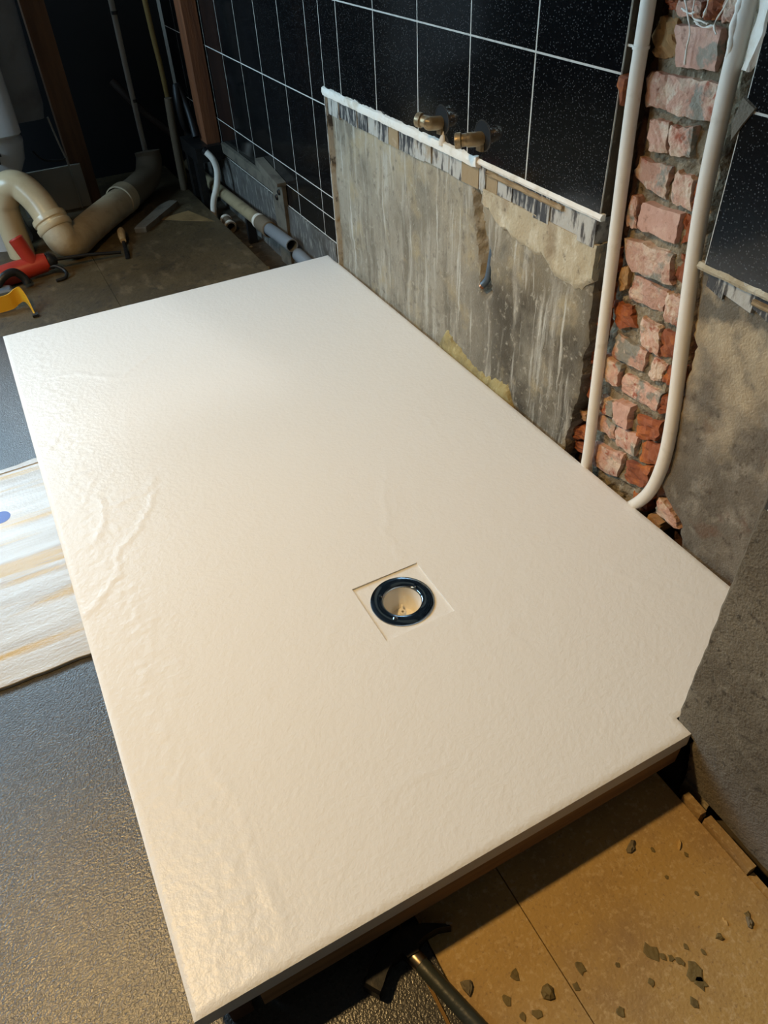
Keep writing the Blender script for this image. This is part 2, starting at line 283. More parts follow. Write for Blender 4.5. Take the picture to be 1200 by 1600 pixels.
# ================================================================== SETTING
FZ = -0.11                      # floor level; the tray top is z = 0
def interp(tab, z):
    for (a, va), (b, vb) in zip(tab, tab[1:]):
        if z <= b: return va + (vb - va) * max(0.0, min(1.0, (z - a) / (b - a)))
    return tab[-1][1]
def frange(a, b, step):
    n = max(1, int(round((b - a) / step))); return [a + (b - a) * i / n for i in range(n + 1)]
def panel(name, zs, ya, yb, ny, xf, xb, disp, material, parent, smooth=True):
    """relief skin on the plane x = xf with ragged side edges ya(z) > yb(z), closed back to x = xb."""
    rows = []
    for z in zs:
        a, b = ya(z), yb(z); r = [(xb, a, z)]
        for j in range(ny + 1):
            y = a + (b - a) * j / ny; e = min(j, ny - j) == 0
            r.append((xf + disp(y, z) + (0.003 if e else 0), y, z))
        rows.append(r + [(xb, b, z)])
    lo = [(xb, p[1], p[2]) for p in rows[0]]; hi = [(xb, p[1], p[2]) for p in rows[-1]]
    return obj(name, MB().grid([lo] + rows + [hi]), material, parent, smooth)

# floor ----------------------------------------------------------------
floor = setting('floor', MB().box((-1.7, -1.7, -0.22), (1.2, 3.5, -0.165)), 'subfloor')
rows = [[(x, y, FZ + 0.0) for x in (-1.7, 0.258)] for y in (-1.7, 2.06)]
mb = MB().box((-1.7, -1.7, -0.165), (0.258, 2.06, FZ)); obj('floor_covering', mb, 'vinyl', floor)
obj('floor_covering_edge', MB().box((0.258, -1.7, -0.165), (0.2625, 0.9, FZ - 0.0008)), 'vinyl_edge', floor)
obj('floor_covering_offcut', MB().box((0.2635, -1.7, -0.165), (0.283, 0.9, FZ - 0.002)), 'vinyl', floor)
obj('chipboard', MB().box((0.2845, -1.7, -0.165), (0.4132, 0.9, FZ)), 'board', floor)
obj('chipboard', MB().box((0.4148, -1.7, -0.165), (0.706, 0.9, FZ)), 'board', floor)
obj('chipboard', MB().box((0.2625, 0.902, -0.165), (0.87, 2.06, FZ - 0.001)), 'dirty_board', floor)
obj('floor_board', MB().box((-1.7, 2.062, -0.165), (0.35, 3.45, FZ)), 'dirty_board', floor)
obj('floor_board', MB().box((0.3515, 2.062, -0.165), (0.868, 3.45, FZ)), 'dirty_board', floor)
obj('light_patch_triangle', MB().prism([(0.655, 2.765), (0.845, 2.612), (0.79, 2.79)], 2, FZ - 0.01, FZ + 0.0015), 'light_patch', floor)  # patch of light on the boards, painted as a paler triangle
for (x, y, r, q) in [(0.527, -0.168, 0.011, 2), (0.545, -0.186, 0.005, 3), (0.552, -0.194, 0.006, 4), (0.559, -0.214, 0.013, 5), (0.556, -0.224, 0.009, 11), (0.537, -0.18, 0.005, 12), (0.336, -0.126, 0.007, 6), (0.437, -0.14, 0.009, 7),
                     (0.344, -0.149, 0.006, 8), (0.504, -0.195, 0.006, 9), (0.534, -0.236, 0.007, 10), (0.361, -0.108, 0.008, 13), (0.42, -0.155, 0.006, 14), (0.36, -0.155, 0.007, 15), (0.585, -0.20, 0.004, 16), (0.57, -0.185, 0.004, 17),
                     (0.62, -0.072, 0.004, 18), (0.655, -0.1, 0.004, 19), (0.61, -0.11, 0.003, 20), (0.63, -0.145, 0.004, 21), (0.45, -0.2, 0.006, 22), (0.48, -0.16, 0.004, 23)]:
    rng = random.Random(q); p = [(x + r * rng.uniform(0.55, 1.25) * math.cos(k * 0.698) * 0.8, y + r * rng.uniform(0.55, 1.3) * math.sin(k * 0.698)) for k in range(9)]
    obj('adhesive_spot', MB().prism(p, 2, FZ + 0.0012, FZ - 0.001, 0.15), 'glue', floor)

# right wall -----------------------------------------------------------
wall = setting('wall_right', MB().box((1.075, -1.7, -0.165), (1.2, 3.5, 2.4)), 'mortar')
zs = frange(-0.165, 1.25, 0.009)
def mdisp(y, z):
    d = 0.006 * fb(y, z, 0, 22) + 0.005 * fb(y, z, 4, 70, 2)
    return d + 0.026 * max(0.0, min(1.0, (y - 0.583) / 0.02)) + 0.020 * max(0, min(1, (0.432 - y) / 0.02))
panel('mortar_bed', zs, lambda z: 0.66, lambda z: 0.29, 44, 1.0245, 1.08, mdisp, 'mortar', wall, False)
obj('plaster_bed', MB().box((0.9952, 0.622, 0.478), (1.076, 1.737, 2.4)), 'bed', wall)
obj('plaster_bed', MB().box((0.9952, 1.737, 0.425), (1.076, 3.46, 2.4)), 'bed', wall)
obj('plaster_bed', MB().box((1.02, 0.63, 0.425), (1.076, 1.737, 0.478)), 'bed', wall)
obj('plaster_bed', MB().box((0.9952, 1.737, -0.165), (1.076, 3.46, 0.425)), 'bed', wall)
obj('plaster_bed', MB().box((0.9952, -0.02, 0.48), (1.076, 0.392, 2.4)), 'bed', wall)
obj('plaster_bed', MB().box((1.03, 0.66, -0.165), (1.076, 1.737, 0.425)), 'mortar', wall)
obj('plaster_bed', MB().box((1.03, -0.02, -0.165), (1.076, 0.29, 0.48)), 'mortar', wall)
obj('grout', MB().box((0.9926, 0.6215, 0.478), (0.9953, 3.46, 1.44)), 'grout', wall)
obj('grout', MB().box((0.9926, 1.7365, 0.058), (0.9953, 3.46, 0.478)), 'grout', wall)
obj('grout', MB().box((0.9926, -0.02, 0.4785), (0.9953, 0.3915, 1.44)), 'grout', wall)
def tile(y0, y1, z0, z1):
    h = 0.0016; mb = MB(); ya, yb, za, zb = y0 + 0.0019, y1 - 0.0019, z0 + h, z1 - h; e = 0.0007
    mb.prism([(ya, za), (yb, za), (yb, zb), (ya, zb)], 0, 0.9920, 0.9936, 0.004)
    o = obj('tile', mb, 'tile', wall); return o
cols = [0.6205] + [0.83 + 0.2 * k for k in range(0, 13)] + [3.40]
for a, b in zip(cols, cols[1:]):
    for z0, z1 in ((0.4835, 0.689), (0.689, 0.939), (0.939, 1.189), (1.189, 1.439)):
        if z0 < 0.5 and a > 1.7: z0 = 0.442
        if z0 < 0.5 and a < 1.735 < b: tile(a, 1.737, 0.4835, z1); tile(1.737, b, 0.442, z1); continue
        tile(a, b, z0, z1)
    if b > 1.75:
        a2 = max(a, 1.7415)
        tile(a2, b, 0.195, 0.442)
        if a2 < 2.1: tile(a2, b, 0.131, 0.195); tile(a2, b, 0.060, 0.131)
        else: tile(a2, b, 0.060, 0.195)
for y0, y1 in ((0.20, 0.392), (0.0, 0.20)):
    for z0, z1 in ((0.4805, 0.684), (0.684, 0.934), (0.934, 1.184), (1.184, 1.434)): tile(y0, y1, z0, z1)
# render below the tiles, with the narrow slot for the blue pipe
def slot(y, z):
    if not 0.20 < z < 0.445: return 0.0
    c = 0.952 + (z - 0.22) * 0.27; hw = 0.020 - 0.010 * max(0, (z - 0.33) / 0.11)
    e = max(0.0, min(1.0, (hw - abs(y - c)) / 0.006)) * max(0.0, min(1.0, (z - 0.20) / 0.012))
    return 0.020 * e
def cdisp(y, z): return 0.0035 * fb(y, z, 1, 9, 4) + 0.0016 * fb(y, z, 2, 60, 3) + slot(y, z)
panel('render_coat', frange(-0.165, 0.43, 0.008), lambda z: 1.7365, lambda z: 0.622 + 0.010 * nz(z, 0, 3, 18) + 0.008 * nz(z, 0, 5, 60) + (0.02 * max(0, (0.12 - z) / 0.15)), 150, 1.004, 1.06, cdisp, 'concrete', wall)
edge = [(-0.165, 0.30), (-0.02, 0.30), (0.026, 0.308), (0.05, 0.35), (0.075, 0.372), (0.13, 0.371), (0.23, 0.379), (0.30, 0.374), (0.37, 0.387), (0.48, 0.405)]
panel('render_coat', frange(-0.165, 0.4785, 0.008), lambda z: interp(edge, z) + 0.010 * nz(z, 1, 3, 22) + 0.006 * nz(z, 0, 7, 70), lambda z: -0.02, 52, 1.004, 1.06,
      lambda y, z: 0.004 * fb(y, z, 5, 10, 4) + 0.0018 * fb(y, z, 2, 60, 3), 'concrete_grey', wall)
# thicker cream plaster left on the render
low = [(0.614, 0.372), (0.64, 0.345), (0.667, 0.332), (0.70, 0.335), (0.73, 0.336), (0.768, 0.358), (0.80, 0.356), (0.874, 0.362), (0.92, 0.372), (0.95, 0.392), (0.972, 0.40)]
def cream_patch(ys, zlo, zhi, material, seed):
    rows = []
    for y in ys:
        a, b = zlo(y), zhi(y); n = 16; r = [(1.012, y, a)]
        for j in range(n + 1):
            z = a + (b - a) * j / n; edge_ = min(j, n - j * 0 - 0) if j < 2 else 2
            k = min(1.0, j / 2.0)
            r.append((1.003 - 0.0065 * k + 0.003 * fb(y, z, seed, 30, 4), y, z))
        rows.append(r + [(1.012, y, b)])
    first = [(1.012, p[1], p[2]) for p in rows[0]]; last = [(1.012, p[1], p[2]) for p in rows[-1]]
    return obj('plaster_patch', MB().grid([first] + rows + [last]), material, wall, True)
cream_patch(frange(0.622, 0.972, 0.007), lambda y: interp(low, y) + 0.010 * nz(y, 0, 1, 40) + 0.006 * nz(y, 3, 1, 110), lambda y: 0.43, 'cream', 1)
# yellowed foam smeared in the gap behind the tray
foam_top = [(0.82, -0.02), (0.838, 0.016), (0.85, 0.026), (0.87, 0.030), (0.895, 0.024), (0.93, 0.012), (0.99, 0.010), (1.03, 0.018), (1.07, 0.030), (1.10, 0.044), (1.118, 0.050), (1.135, 0.02), (1.15, -0.02)]
rows = []
for y in frange(0.82, 1.15, 0.005):
    zt = interp(foam_top, y) + 0.008 * nz(y, 0, 2, 70) + 0.005 * nz(y, 4, 0, 160); r_ = []
    for k in range(11):
        t = k / 10; z = -0.06 + (zt + 0.06) * t
        r_.append((1.004 - 0.012 * math.sqrt(max(0, 1 - t * t)) * (1 + 0.5 * nz(y, z, 3, 60)) + 0.002 * (t > 0.99), y, z))
    rows.append(r_)
obj('filler_foam', MB().grid(rows), 'foam', wall, True)
# white plaster ledge and the strip of broken tile under it
def ledge(y0, y1, zlo, zhi, x0, amp, material):
    rows = []
    for y in frange(y0, y1, 0.008):
        d = amp * nz(y, 0, 2, 30) + amp * 0.6 * nz(y, 5, 2, 90); w = zhi - zlo
        rows.append([(1.0, y, zlo - d * 0.6), (x0 + 0.003 - d, y, zlo + d), (x0 - d * 0.5, y, zlo + w * 0.45), (x0 + 0.002 - d, y, zhi - 0.003 + d), (0.9925, y, zhi + d * 1.1), (1.0, y, zhi)])
    a = [(1.0, p[1], p[2]) for p in rows[0]]; b = [(1.0, p[1], p[2]) for p in rows[-1]]
    obj('plaster_ledge', MB().grid([a] + rows + [b]), material, wall, True)
ledge(0.985, 1.742, 0.467, 0.488, 0.985, 0.0045, 'plaster_white')
ledge(0.615, 0.985, 0.474, 0.485, 0.988, 0.0020, 'plaster_white')
ledge(0.72, 0.96, 0.459, 0.468, 0.991, 0.0045, 'remnant_ochre')
ledge(-0.01, 0.402, 0.472, 0.483, 0.989, 0.0022, 'cream')
ledge(-0.01, 0.30, 0.455, 0.464, 0.993, 0.0020, 'remnant_ochre')
obj('plaster_lump', MB().lathe([(0.001, 0.03), (0.004, 0.022), (0.008, 0.010), (0.010, 0.0)], (0.989, 1.122, 0.480), (0.15, 0, 1), 9), 'plaster_white', wall, True)
y = 1.735; k = 0
while y > 0.64:
    w = random.uniform(0.022, 0.085); y2 = max(0.628, y - w)
    bias = (1.735 - y) / 1.1
    mname = random.choice(['remnant_white', 'remnant_white', 'remnant_white', 'remnant_ochre'] if y > 0.75 else ['remnant_white']) if random.random() > 0.15 + 0.4 * bias else 'remnant_black'
    t = random.uniform(-0.003, 0.003); xf = 0.9975 + random.uniform(-0.003, 0.002)
    obj('tile_remnant', MB().prism([(y2 + 0.0006, 0.424 + t + random.uniform(-.003, .003)), (y - 0.0006, 0.424 + t), (y - 0.0008, 0.473), (y2 + 0.0008, 0.473)], 0, xf, 1.03, 0.02), mname, wall)
    y = y2
y = 0.385
while y > 0.02:
    w = random.uniform(0.03, 0.08); y2 = max(0.0, y - w)
    obj('tile_remnant', MB().prism([(y2, 0.452 + random.uniform(-.012, .004)), (y, 0.450), (y, 0.474), (y2, 0.474)], 0, 0.999, 1.03, 0.02), random.choice(['remnant_black', 'remnant_black', 'remnant_white']), wall)
    y = y2
rows = [[(1.02, 1.734, z), (0.9905 + 0.001 * nz(z, 0, 0, 40), 1.737 + 0.0015 * nz(z, 1, 0, 50), z), (0.9905, 1.7415 + 0.001 * nz(z, 2, 0, 50), z), (0.994, 1.742, z)] for z in frange(-0.10, 0.475, 0.012)]
obj('tile_edge_strip', MB().grid(rows), 'remnant_white', wall, True)
# mortar skirt under the far tiles
panel('mortar_skirt', frange(-0.165, 0.058, 0.012), lambda z: 3.40, lambda z: 1.745, 110, 0.986, 1.0, lambda y, z: 0.004 * fb(y, z, 8, 14, 4), 'skirt', wall)
# bricks in the chase, each one a part
BRICK_MAT = {'p': 'brick_pink', 'f': 'brick_face', 'o': 'brick_red', 'y': 'brick_yellow'}
BRICKS=[('o',(0.585,0.78),(0.559,0.782),(0.558,0.771),(0.579,0.769)),
('p',(0.558,0.782),(0.517,0.786),(0.513,0.765),(0.554,0.767)),
('o',(0.514,0.786),(0.486,0.789),(0.48,0.767),(0.51,0.766)),
('p',(0.483,0.789),(0.454,0.792),(0.45,0.767),(0.478,0.765)),
('y',(0.598,0.756),(0.561,0.765),(0.548,0.718),(0.592,0.711)),
('f',(0.552,0.754),(0.474,0.761),(0.469,0.713),(0.536,0.708)),
('p',(0.591,0.693),(0.552,0.695),(0.541,0.652),(0.587,0.65)),
('p',(0.55,0.695),(0.447,0.701),(0.449,0.654),(0.538,0.651)),
('p',(0.568,0.636),(0.531,0.639),(0.521,0.598),(0.558,0.594)),
('p',(0.528,0.635),(0.485,0.64),(0.478,0.602),(0.518,0.599)),
('o',(0.47,0.622),(0.45,0.624),(0.446,0.6),(0.465,0.598)),
('p',(0.58,0.579),(0.515,0.58),(0.512,0.534),(0.583,0.546)),
('p',(0.497,0.581),(0.464,0.576),(0.459,0.533),(0.501,0.537)),
('o',(0.462,0.577),(0.444,0.577),(0.438,0.539),(0.456,0.534)),
('p',(0.579,0.522),(0.562,0.522),(0.556,0.477),(0.579,0.474)),
('f',(0.554,0.52),(0.473,0.524),(0.469,0.479),(0.552,0.479)),
('o',(0.471,0.524),(0.451,0.521),(0.449,0.493),(0.467,0.482)),
('p',(0.577,0.456),(0.472,0.463),(0.462,0.417),(0.559,0.41)),
('o',(0.47,0.464),(0.439,0.47),(0.438,0.433),(0.46,0.419)),
('p',(0.544,0.402),(0.469,0.403),(0.469,0.364),(0.549,0.36)),
('p',(0.465,0.402),(0.433,0.407),(0.427,0.36),(0.461,0.359)),
('o',(0.585,0.339),(0.541,0.346),(0.52,0.316),(0.561,0.298)),
('p',(0.507,0.342),(0.464,0.34),(0.454,0.291),(0.498,0.298)),
('o',(0.46,0.341),(0.423,0.348),(0.418,0.304),(0.451,0.295)),
('p',(0.558,0.286),(0.482,0.287),(0.485,0.247),(0.564,0.239)),
('p',(0.466,0.285),(0.437,0.285),(0.441,0.25),(0.467,0.244)),
('o',(0.435,0.286),(0.411,0.289),(0.409,0.253),(0.438,0.252)),
('p',(0.576,0.239),(0.531,0.237),(0.53,0.194),(0.565,0.19)),
('p',(0.523,0.226),(0.433,0.23),(0.434,0.189),(0.521,0.186)),
('o',(0.431,0.227),(0.408,0.231),(0.405,0.2),(0.43,0.192)),
('p',(0.565,0.153),(0.529,0.155),(0.526,0.126),(0.563,0.121)),
('f',(0.527,0.168),(0.486,0.175),(0.484,0.127),(0.521,0.122)),
('o',(0.475,0.159),(0.419,0.175),(0.42,0.135),(0.463,0.115)),
('p',(0.565,0.113),(0.518,0.118),(0.513,0.084),(0.561,0.077)),
('p',(0.514,0.115),(0.457,0.126),(0.458,0.078),(0.508,0.076)),
('o',(0.453,0.122),(0.409,0.128),(0.409,0.084),(0.447,0.073)),
('p',(0.565,0.043),(0.483,0.065),(0.487,0.006),(0.562,-0.012)),
('o',(0.474,0.055),(0.414,0.077),(0.413,0.027),(0.468,0.012)),
('p',(0.373,0.045),(0.332,0.032),(0.315,0.008),(0.373,0.005)),
('y',(0.385,-0.013),(0.349,-0.008),(0.353,-0.036),(0.384,-0.041)),
('o',(0.448,-0.007),(0.408,0.009),(0.407,-0.026),(0.441,-0.035)),
('o',(0.635,0.234),(0.601,0.243),(0.594,0.199),(0.626,0.189)),
('o',(0.628,0.174),(0.593,0.185),(0.583,0.11),(0.616,0.114)),
('y',(0.638,0.078),(0.607,0.084),(0.61,0.06),(0.634,0.055)),
('o',(0.64,0.035),(0.595,0.055),(0.594,0.022),(0.638,0.002)),
('o',(0.649,-0.01),(0.59,0.011),(0.588,-0.015),(0.649,-0.031)),
('o',(0.643,0.326),(0.615,0.356),(0.601,0.314),(0.641,0.293)),
('o',(0.649,0.279),(0.603,0.307),(0.597,0.261),(0.637,0.24)),
('o',(0.631,0.407),(0.612,0.418),(0.609,0.375),(0.627,0.373)),
('y',(0.575,0.404),(0.558,0.413),(0.553,0.376),(0.572,0.362))]
def brick(i, kind, quad):
    rng = random.Random(100 + i); cx = sum(p[0] for p in quad) / 4; left = cx > 0.59
    x0 = {'p': 1.012, 'f': 1.008, 'o': 1.019, 'y': 1.016}[kind] + rng.uniform(-0.004, 0.004) + (0.010 if left else 0)
    if cx < 0.40: x0 = 1.004
    q = quad; n = 7; rough = {'p': 0.0020, 'f': 0.0009, 'o': 0.0042, 'y': 0.0032}[kind]; rows = []
    for a in range(n + 1):
        r = []
        for b in range(n + 1):
            u, v = b / n, a / n
            y = (q[0][0] * (1 - u) + q[1][0] * u) * (1 - v) + (q[3][0] * (1 - u) + q[2][0] * u) * v
            z = (q[0][1] * (1 - u) + q[1][1] * u) * (1 - v) + (q[3][1] * (1 - u) + q[2][1] * u) * v
            e = (a in (0, n)) + (b in (0, n))
            j = 0.0016 if e else 0.0008
            r.append((x0 + (0, 0.0012, 0.0040)[e] * (0.5 if kind == 'f' else 1.0) + rough * 2 * nz(y, z, i, 45) + rng.uniform(-rough, rough) * 0.5, y + rng.uniform(-j, j) + (0.0042 * nz(z, i, 3, 55) + 0.002 * nz(z, i, 9, 140) if b in (0, n) else 0), z + rng.uniform(-j, j) + (0.0036 * nz(y, i, 5, 50) + 0.002 * nz(y, i, 8, 130) if a in (0, n) else 0)))
        rows.append(r)
    mb = MB().grid(rows)
    rim = [(0, b) for b in range(n)] + [(a, n) for a in range(n)] + [(n, b) for b in range(n, 0, -1)] + [(a, 0) for a in range(n, 0, -1)]
    base = len(mb.v); m = len(rim)
    mb.v += [(1.068, rows[a][b][1], rows[a][b][2]) for a, b in rim]
    mb.f += [(rim[k][0] * (n + 1) + rim[k][1], rim[(k + 1) % m][0] * (n + 1) + rim[(k + 1) % m][1], base + (k + 1) % m, base + k) for k in range(m)]
    obj('brick', mb, BRICK_MAT[kind], wall)
for i, b in enumerate(BRICKS): brick(i, b[0], b[1:])
# two further courses above the picture
for i, (k, y0, y1, z0) in enumerate([('p', .585, .50, .80), ('o', .495, .42, .80), ('p', .58, .43, .875), ('p', .56, .51, .95), ('p', .505, .42, .95), ('o', .585, .43, 1.025), ('p', .585, .51, 1.10), ('p', .505, .43, 1.10)]):
    brick(60 + i, k, ((y0, z0 + .062), (y1, z0 + .062), (y1, z0), (y0, z0)))
# drips of white plaster over the top bricks
for pts in ([(1.006, .548, .80), (1.004, .53, .776), (1.003, .516, .752), (1.003, .516, .735), (1.003, .514, .715)], [(1.005, .52, .80), (1.004, .518, .77), (1.003, .50, .766), (1.004, .49, .764)],
            [(1.005, .50, .81), (1.004, .497, .785), (1.004, .50, .77)], [(1.005, .46, .81), (1.003, .468, .785), (1.003, .478, .766), (1.003, .472, .755)], [(1.003, .512, .765), (1.002, .495, .760), (1.003, .478, .764)],
            [(1.005, .54, .776), (1.004, .525, .772), (1.004, .515, .774)]):
    pp = smooth_path(pts, 5); obj('plaster_drip', MB().tube(pp, [0.0006 + 0.0022 * abs(nz(i, len(pts), pts[0][1] * 9, 0.45)) for i in range(len(pp))], 7), 'plaster_white', wall, True)
rows = [[(1.012, .415, z), (0.996 + .003 * nz(z, 1, 1, 40), .412 + .005 * nz(z, 0, 0, 30), z), (0.992, .398, z), (0.990, .392 + .006 * nz(z, 3, 0, 35) + .006 * nz(z, 3, 2, 90) + max(0, .765 - z) * .25, z), (0.996, .384 + .007 * nz(z, 3, 1, 45) + max(0, .765 - z) * .3, z)] for z in frange(0.725, 0.95, 0.01)]
obj('plaster_smear', MB().grid(rows), 'plaster_white', wall, True)

obj('clay_fragment', MB().prism([(0.607, 0.686), (0.622, 0.688), (0.624, 0.674), (0.616, 0.668), (0.610, 0.648), (0.606, 0.656), (0.608, 0.670)], 0, 0.988, 1.01, 0.12), 'brick_red', wall)
obj('grout_fragment', MB().prism([(0.372, 0.690), (0.395, 0.700), (0.404, 0.668), (0.398, 0.645), (0.386, 0.668)], 0, 0.989, 1.01, 0.08), 'concrete_grey', wall)
# nearer pier of wall that stands in front of the tray's back corner -----
pier = setting('wall_pier', MB().box((0.775, -1.7, -0.165), (1.08, -0.035, 2.4)).box((0.775, -0.036, 0.006), (1.08, 0.034, 2.4)), 'mortar')
def yp(z):
    if z > -0.005: return 0.030 + 0.0014 * nz(z, 2, 1, 40) - (0.002 if z < 0.01 else 0)
    return -0.004 + 0.4 * (z + 0.005) * 0.25 + 0.010 * nz(z, 2, 1, 60)
rows = []
ys = [0.0, 0.004] + frange(0.01, 0.36, 0.008) + [0.45, 0.6, 0.9, 1.3, 1.7]
for z in frange(-0.11, 1.0, 0.009) + [1.3, 2.4]:
    a = yp(z); r = [(0.775, a, z)]
    for j, d in enumerate(ys):
        yy = a - d
        r.append((0.730 + 0.0018 * fb(yy, z, 5, 9, 3) + 0.0011 * fb(yy, z, 9, 60, 4) + (0.004 if j == 0 else 0) + 0.006 * max(0.0, min(1.0, (-0.02 - z) / 0.08)), yy, z))
    rows.append(r)
obj('render_coat', MB().grid(rows), 'concrete_dark', pier, True)
rows = [[(0.78, -0.030, z), (0.748, 0.002 + 0.008 * nz(z, 0, 5, 50) - 0.010 * max(0, (-0.06 - z) / 0.05), z), (0.741 + 0.003 * nz(z, 4, 1, 60), -0.012, z), (0.742, -0.06, z)] for z in frange(-0.165, -0.004, 0.008)]
obj('plaster_undercoat', MB().grid(rows), 'cream', pier, True)
for y0, y1 in ((-0.18, 0.018), (-0.382, -0.182), (-0.584, -0.384)):
    obj('tile', MB().prism([(y0, 0.418), (y1, 0.418), (y1, 0.664), (y0, 0.664)], 0, 0.716, 0.735, 0.008), 'tile', pier)
base = setting('baseboard_right')
obj('skirting_strip', MB().prism([(0.7075, FZ - 0.03), (0.722, FZ - 0.03), (0.720, FZ + 0.010), (0.7085, FZ + 0.012)], 1, -0.036, -0.070), 'board', base)
obj('skirting_strip', MB().prism([(0.7075, FZ - 0.03), (0.724, FZ - 0.03), (0.722, FZ + 0.009), (0.7085, FZ + 0.011)], 1, -0.077, -0.158), 'board', base)
obj('skirting_strip', MB().prism([(0.7075, FZ - 0.03), (0.722, FZ - 0.03), (0.720, FZ - 0.004), (0.7085, FZ - 0.004)], 1, -0.160, -1.6), 'board', base)

# far wall with the window above the picture, left and near walls, ceiling
setting('wall_far', MB().box((-1.7, 3.46, -0.165), (1.2, 3.56, 1.25)).box((-1.7, 3.46, 2.31), (1.2, 3.56, 2.4)).box((0.08, 3.46, 1.25), (1.2, 3.56, 2.31)).box((-1.7, 3.46, 1.25), (-1.30, 3.56, 2.31)), 'far_wall')
setting('wall_left', MB().box((-1.8, -1.7, -0.165), (-1.7, 1.4, 2.4)).box((-1.8, 2.8, -0.165), (-1.7, 3.56, 2.4)).box((-1.8, 1.4, -0.165), (-1.7, 2.8, 1.0)).box((-1.8, 1.4, 2.0), (-1.7, 2.8, 2.4)), 'room_wall')
setting('wall_near', MB().box((-1.8, -1.8, -0.165), (1.2, -1.7, 2.4)), 'room_wall')
setting('ceiling', MB().box((-1.8, -1.8, 2.4), (1.2, 3.56, 2.5)), 'ceiling')
win = setting('window_1')
obj('window_frame', MB().box((-1.30, 3.49, 1.25), (0.08, 3.54, 1.30)).box((-1.30, 3.49, 2.26), (0.08, 3.54, 2.31)).box((-1.30, 3.49, 1.30), (-1.25, 3.54, 2.26)).box((0.03, 3.49, 1.30), (0.08, 3.54, 2.26)).box((-0.635, 3.49, 1.30), (-0.585, 3.54, 2.26)), 'frame_white', win)
for x0, x1 in ((-1.25, -0.635), (-0.585, 0.03)): obj('pane', MB().box((x0, 3.512, 1.30), (x1, 3.518, 2.26)), 'glass', win)
win2 = setting('window_2')
obj('window_frame', MB().box((-1.78, 1.40, 1.0), (-1.73, 2.8, 1.05)).box((-1.78, 1.40, 1.95), (-1.73, 2.8, 2.0)).box((-1.78, 1.40, 1.05), (-1.73, 1.45, 1.95)).box((-1.78, 2.75, 1.05), (-1.73, 2.8, 1.95)), 'frame_white', win2)
obj('pane', MB().box((-1.758, 1.45, 1.05), (-1.752, 2.75, 1.95)), 'glass', win2)

# ================================================================== SHOWER TRAY
TL = 1.8165; TW = 0.990; NX = 0.7300; NY = 0.029; DX, DY = 0.4955, 0.4255; HS = 0.0645
tray = thing('shower_tray', 'large white slate-effect shower tray raised on timber battens, square drain recess', 'shower tray', (0, 0, FZ))
creases = [([(0.626, 0.741), (0.600, 0.70), (0.578, 0.655), (0.565, 0.62), (0.546, 0.589), (0.540, 0.55), (0.538, 0.519)], 0.0009),
           ([(0.556, 0.348), (0.548, 0.33), (0.543, 0.306)], 0.0006),
           ([(0.002, 0.652), (0.055, 0.696), (0.085, 0.735), (0.097, 0.79), (0.128, 0.813), (0.165, 0.86), (0.2, 0.923)], 0.0013),
           ([(0.122, 0.923), (0.15, 0.932), (0.174, 0.926), (0.215, 0.97)], 0.0009),
           ([(0.10, 1.505), (0.143, 1.492), (0.19, 1.44), (0.239, 1.415), (0.278, 1.444), (0.34, 1.49)], 0.0011), ([(0.19, 1.45), (0.21, 1.41), (0.26, 1.40)], 0.0008),
           ([(0.797, 0.909), (0.79, 0.84), (0.784, 0.774)], 0.0006), ([(0.752, 0.469), (0.77, 0.44), (0.80, 0.43)], 0.0006), ([(0.84, 0.30), (0.865, 0.24), (0.90, 0.21), (0.93, 0.16)], 0.0008),
           ([(0.03, 1.19), (0.05, 1.21), (0.055, 1.23)], 0.001), ([(0.06, 0.84), (0.085, 0.88), (0.10, 0.93), (0.095, 0.97)], 0.0009), ([(0.075, 0.60), (0.09, 0.56), (0.085, 0.53)], 0.0008),
           ([(0.35, 0.40), (0.37, 0.43), (0.40, 0.44)], 0.0005), ([(0.62, 0.30), (0.60, 0.27), (0.61, 0.24)], 0.0005), ([(0.10, 0.30), (0.12, 0.22), (0.115, 0.12), (0.12, 0.05)], 0.0007), ([(0.30, 0.12), (0.34, 0.13), (0.40, 0.12)], 0.0005)]
def tray_z(x, y):
    d = 0.0004 * fb(x, y, 0, 4, 2) + 0.00022 * fb(x * 1.6, y, 3, 24, 3)
    w = 0.0
    if x < 0.2: w = max(0.0, 1 - abs(x - 0.075) / 0.07)
    d += w * (0.0010 * abs(nz(x, y, 2, 38)) + 0.0009 * nz(x * 1.5, y, 7, 75))
    jx, jy = x + 0.006 * nz(x, y, 5, 50), y + 0.006 * nz(x, y, 8, 50)
    for pts, h in creases:
        best = 1.0; sgn = 1
        for (ax, ay), (bx, by) in zip(pts, pts[1:]):
            if min(ax, bx) - 0.03 < jx < max(ax, bx) + 0.03 and min(ay, by) - 0.03 < jy < max(ay, by) + 0.03:
                ux, uy = bx - ax, by - ay; L2 = ux * ux + uy * uy
                t = max(0.0, min(1.0, ((jx - ax) * ux + (jy - ay) * uy) / L2)); ex, ey = jx - ax - t * ux, jy - ay - t * uy
                q = math.hypot(ex, ey)
                if q < best: best = q; sgn = 1 if ux * ey - uy * ex > 0 else -1
        if best < 0.016: d += 1.0 * (h if sgn > 0 else 0.0) * (1 - best / 0.016) * min(1.0, best / 0.002 + 0.6)
    r = math.hypot(x - DX, y - DY); d -= 0.0035 * math.exp(-(r / 0.32) ** 2)
    return d
gx = frange(0, DX - HS, 0.0054) + frange(DX - HS, DX + HS, 0.0065)[1:] + frange(DX + HS, NX, 0.0056)[1:] + frange(NX, TW, 0.0056)[1:]
gy = frange(0, NY, 0.0063) + frange(NY, DY - HS, 0.0056)[1:] + frange(DY - HS, DY + HS, 0.0065)[1:] + frange(DY + HS, TL, 0.0056)[1:]
vid = {}; mb = MB()
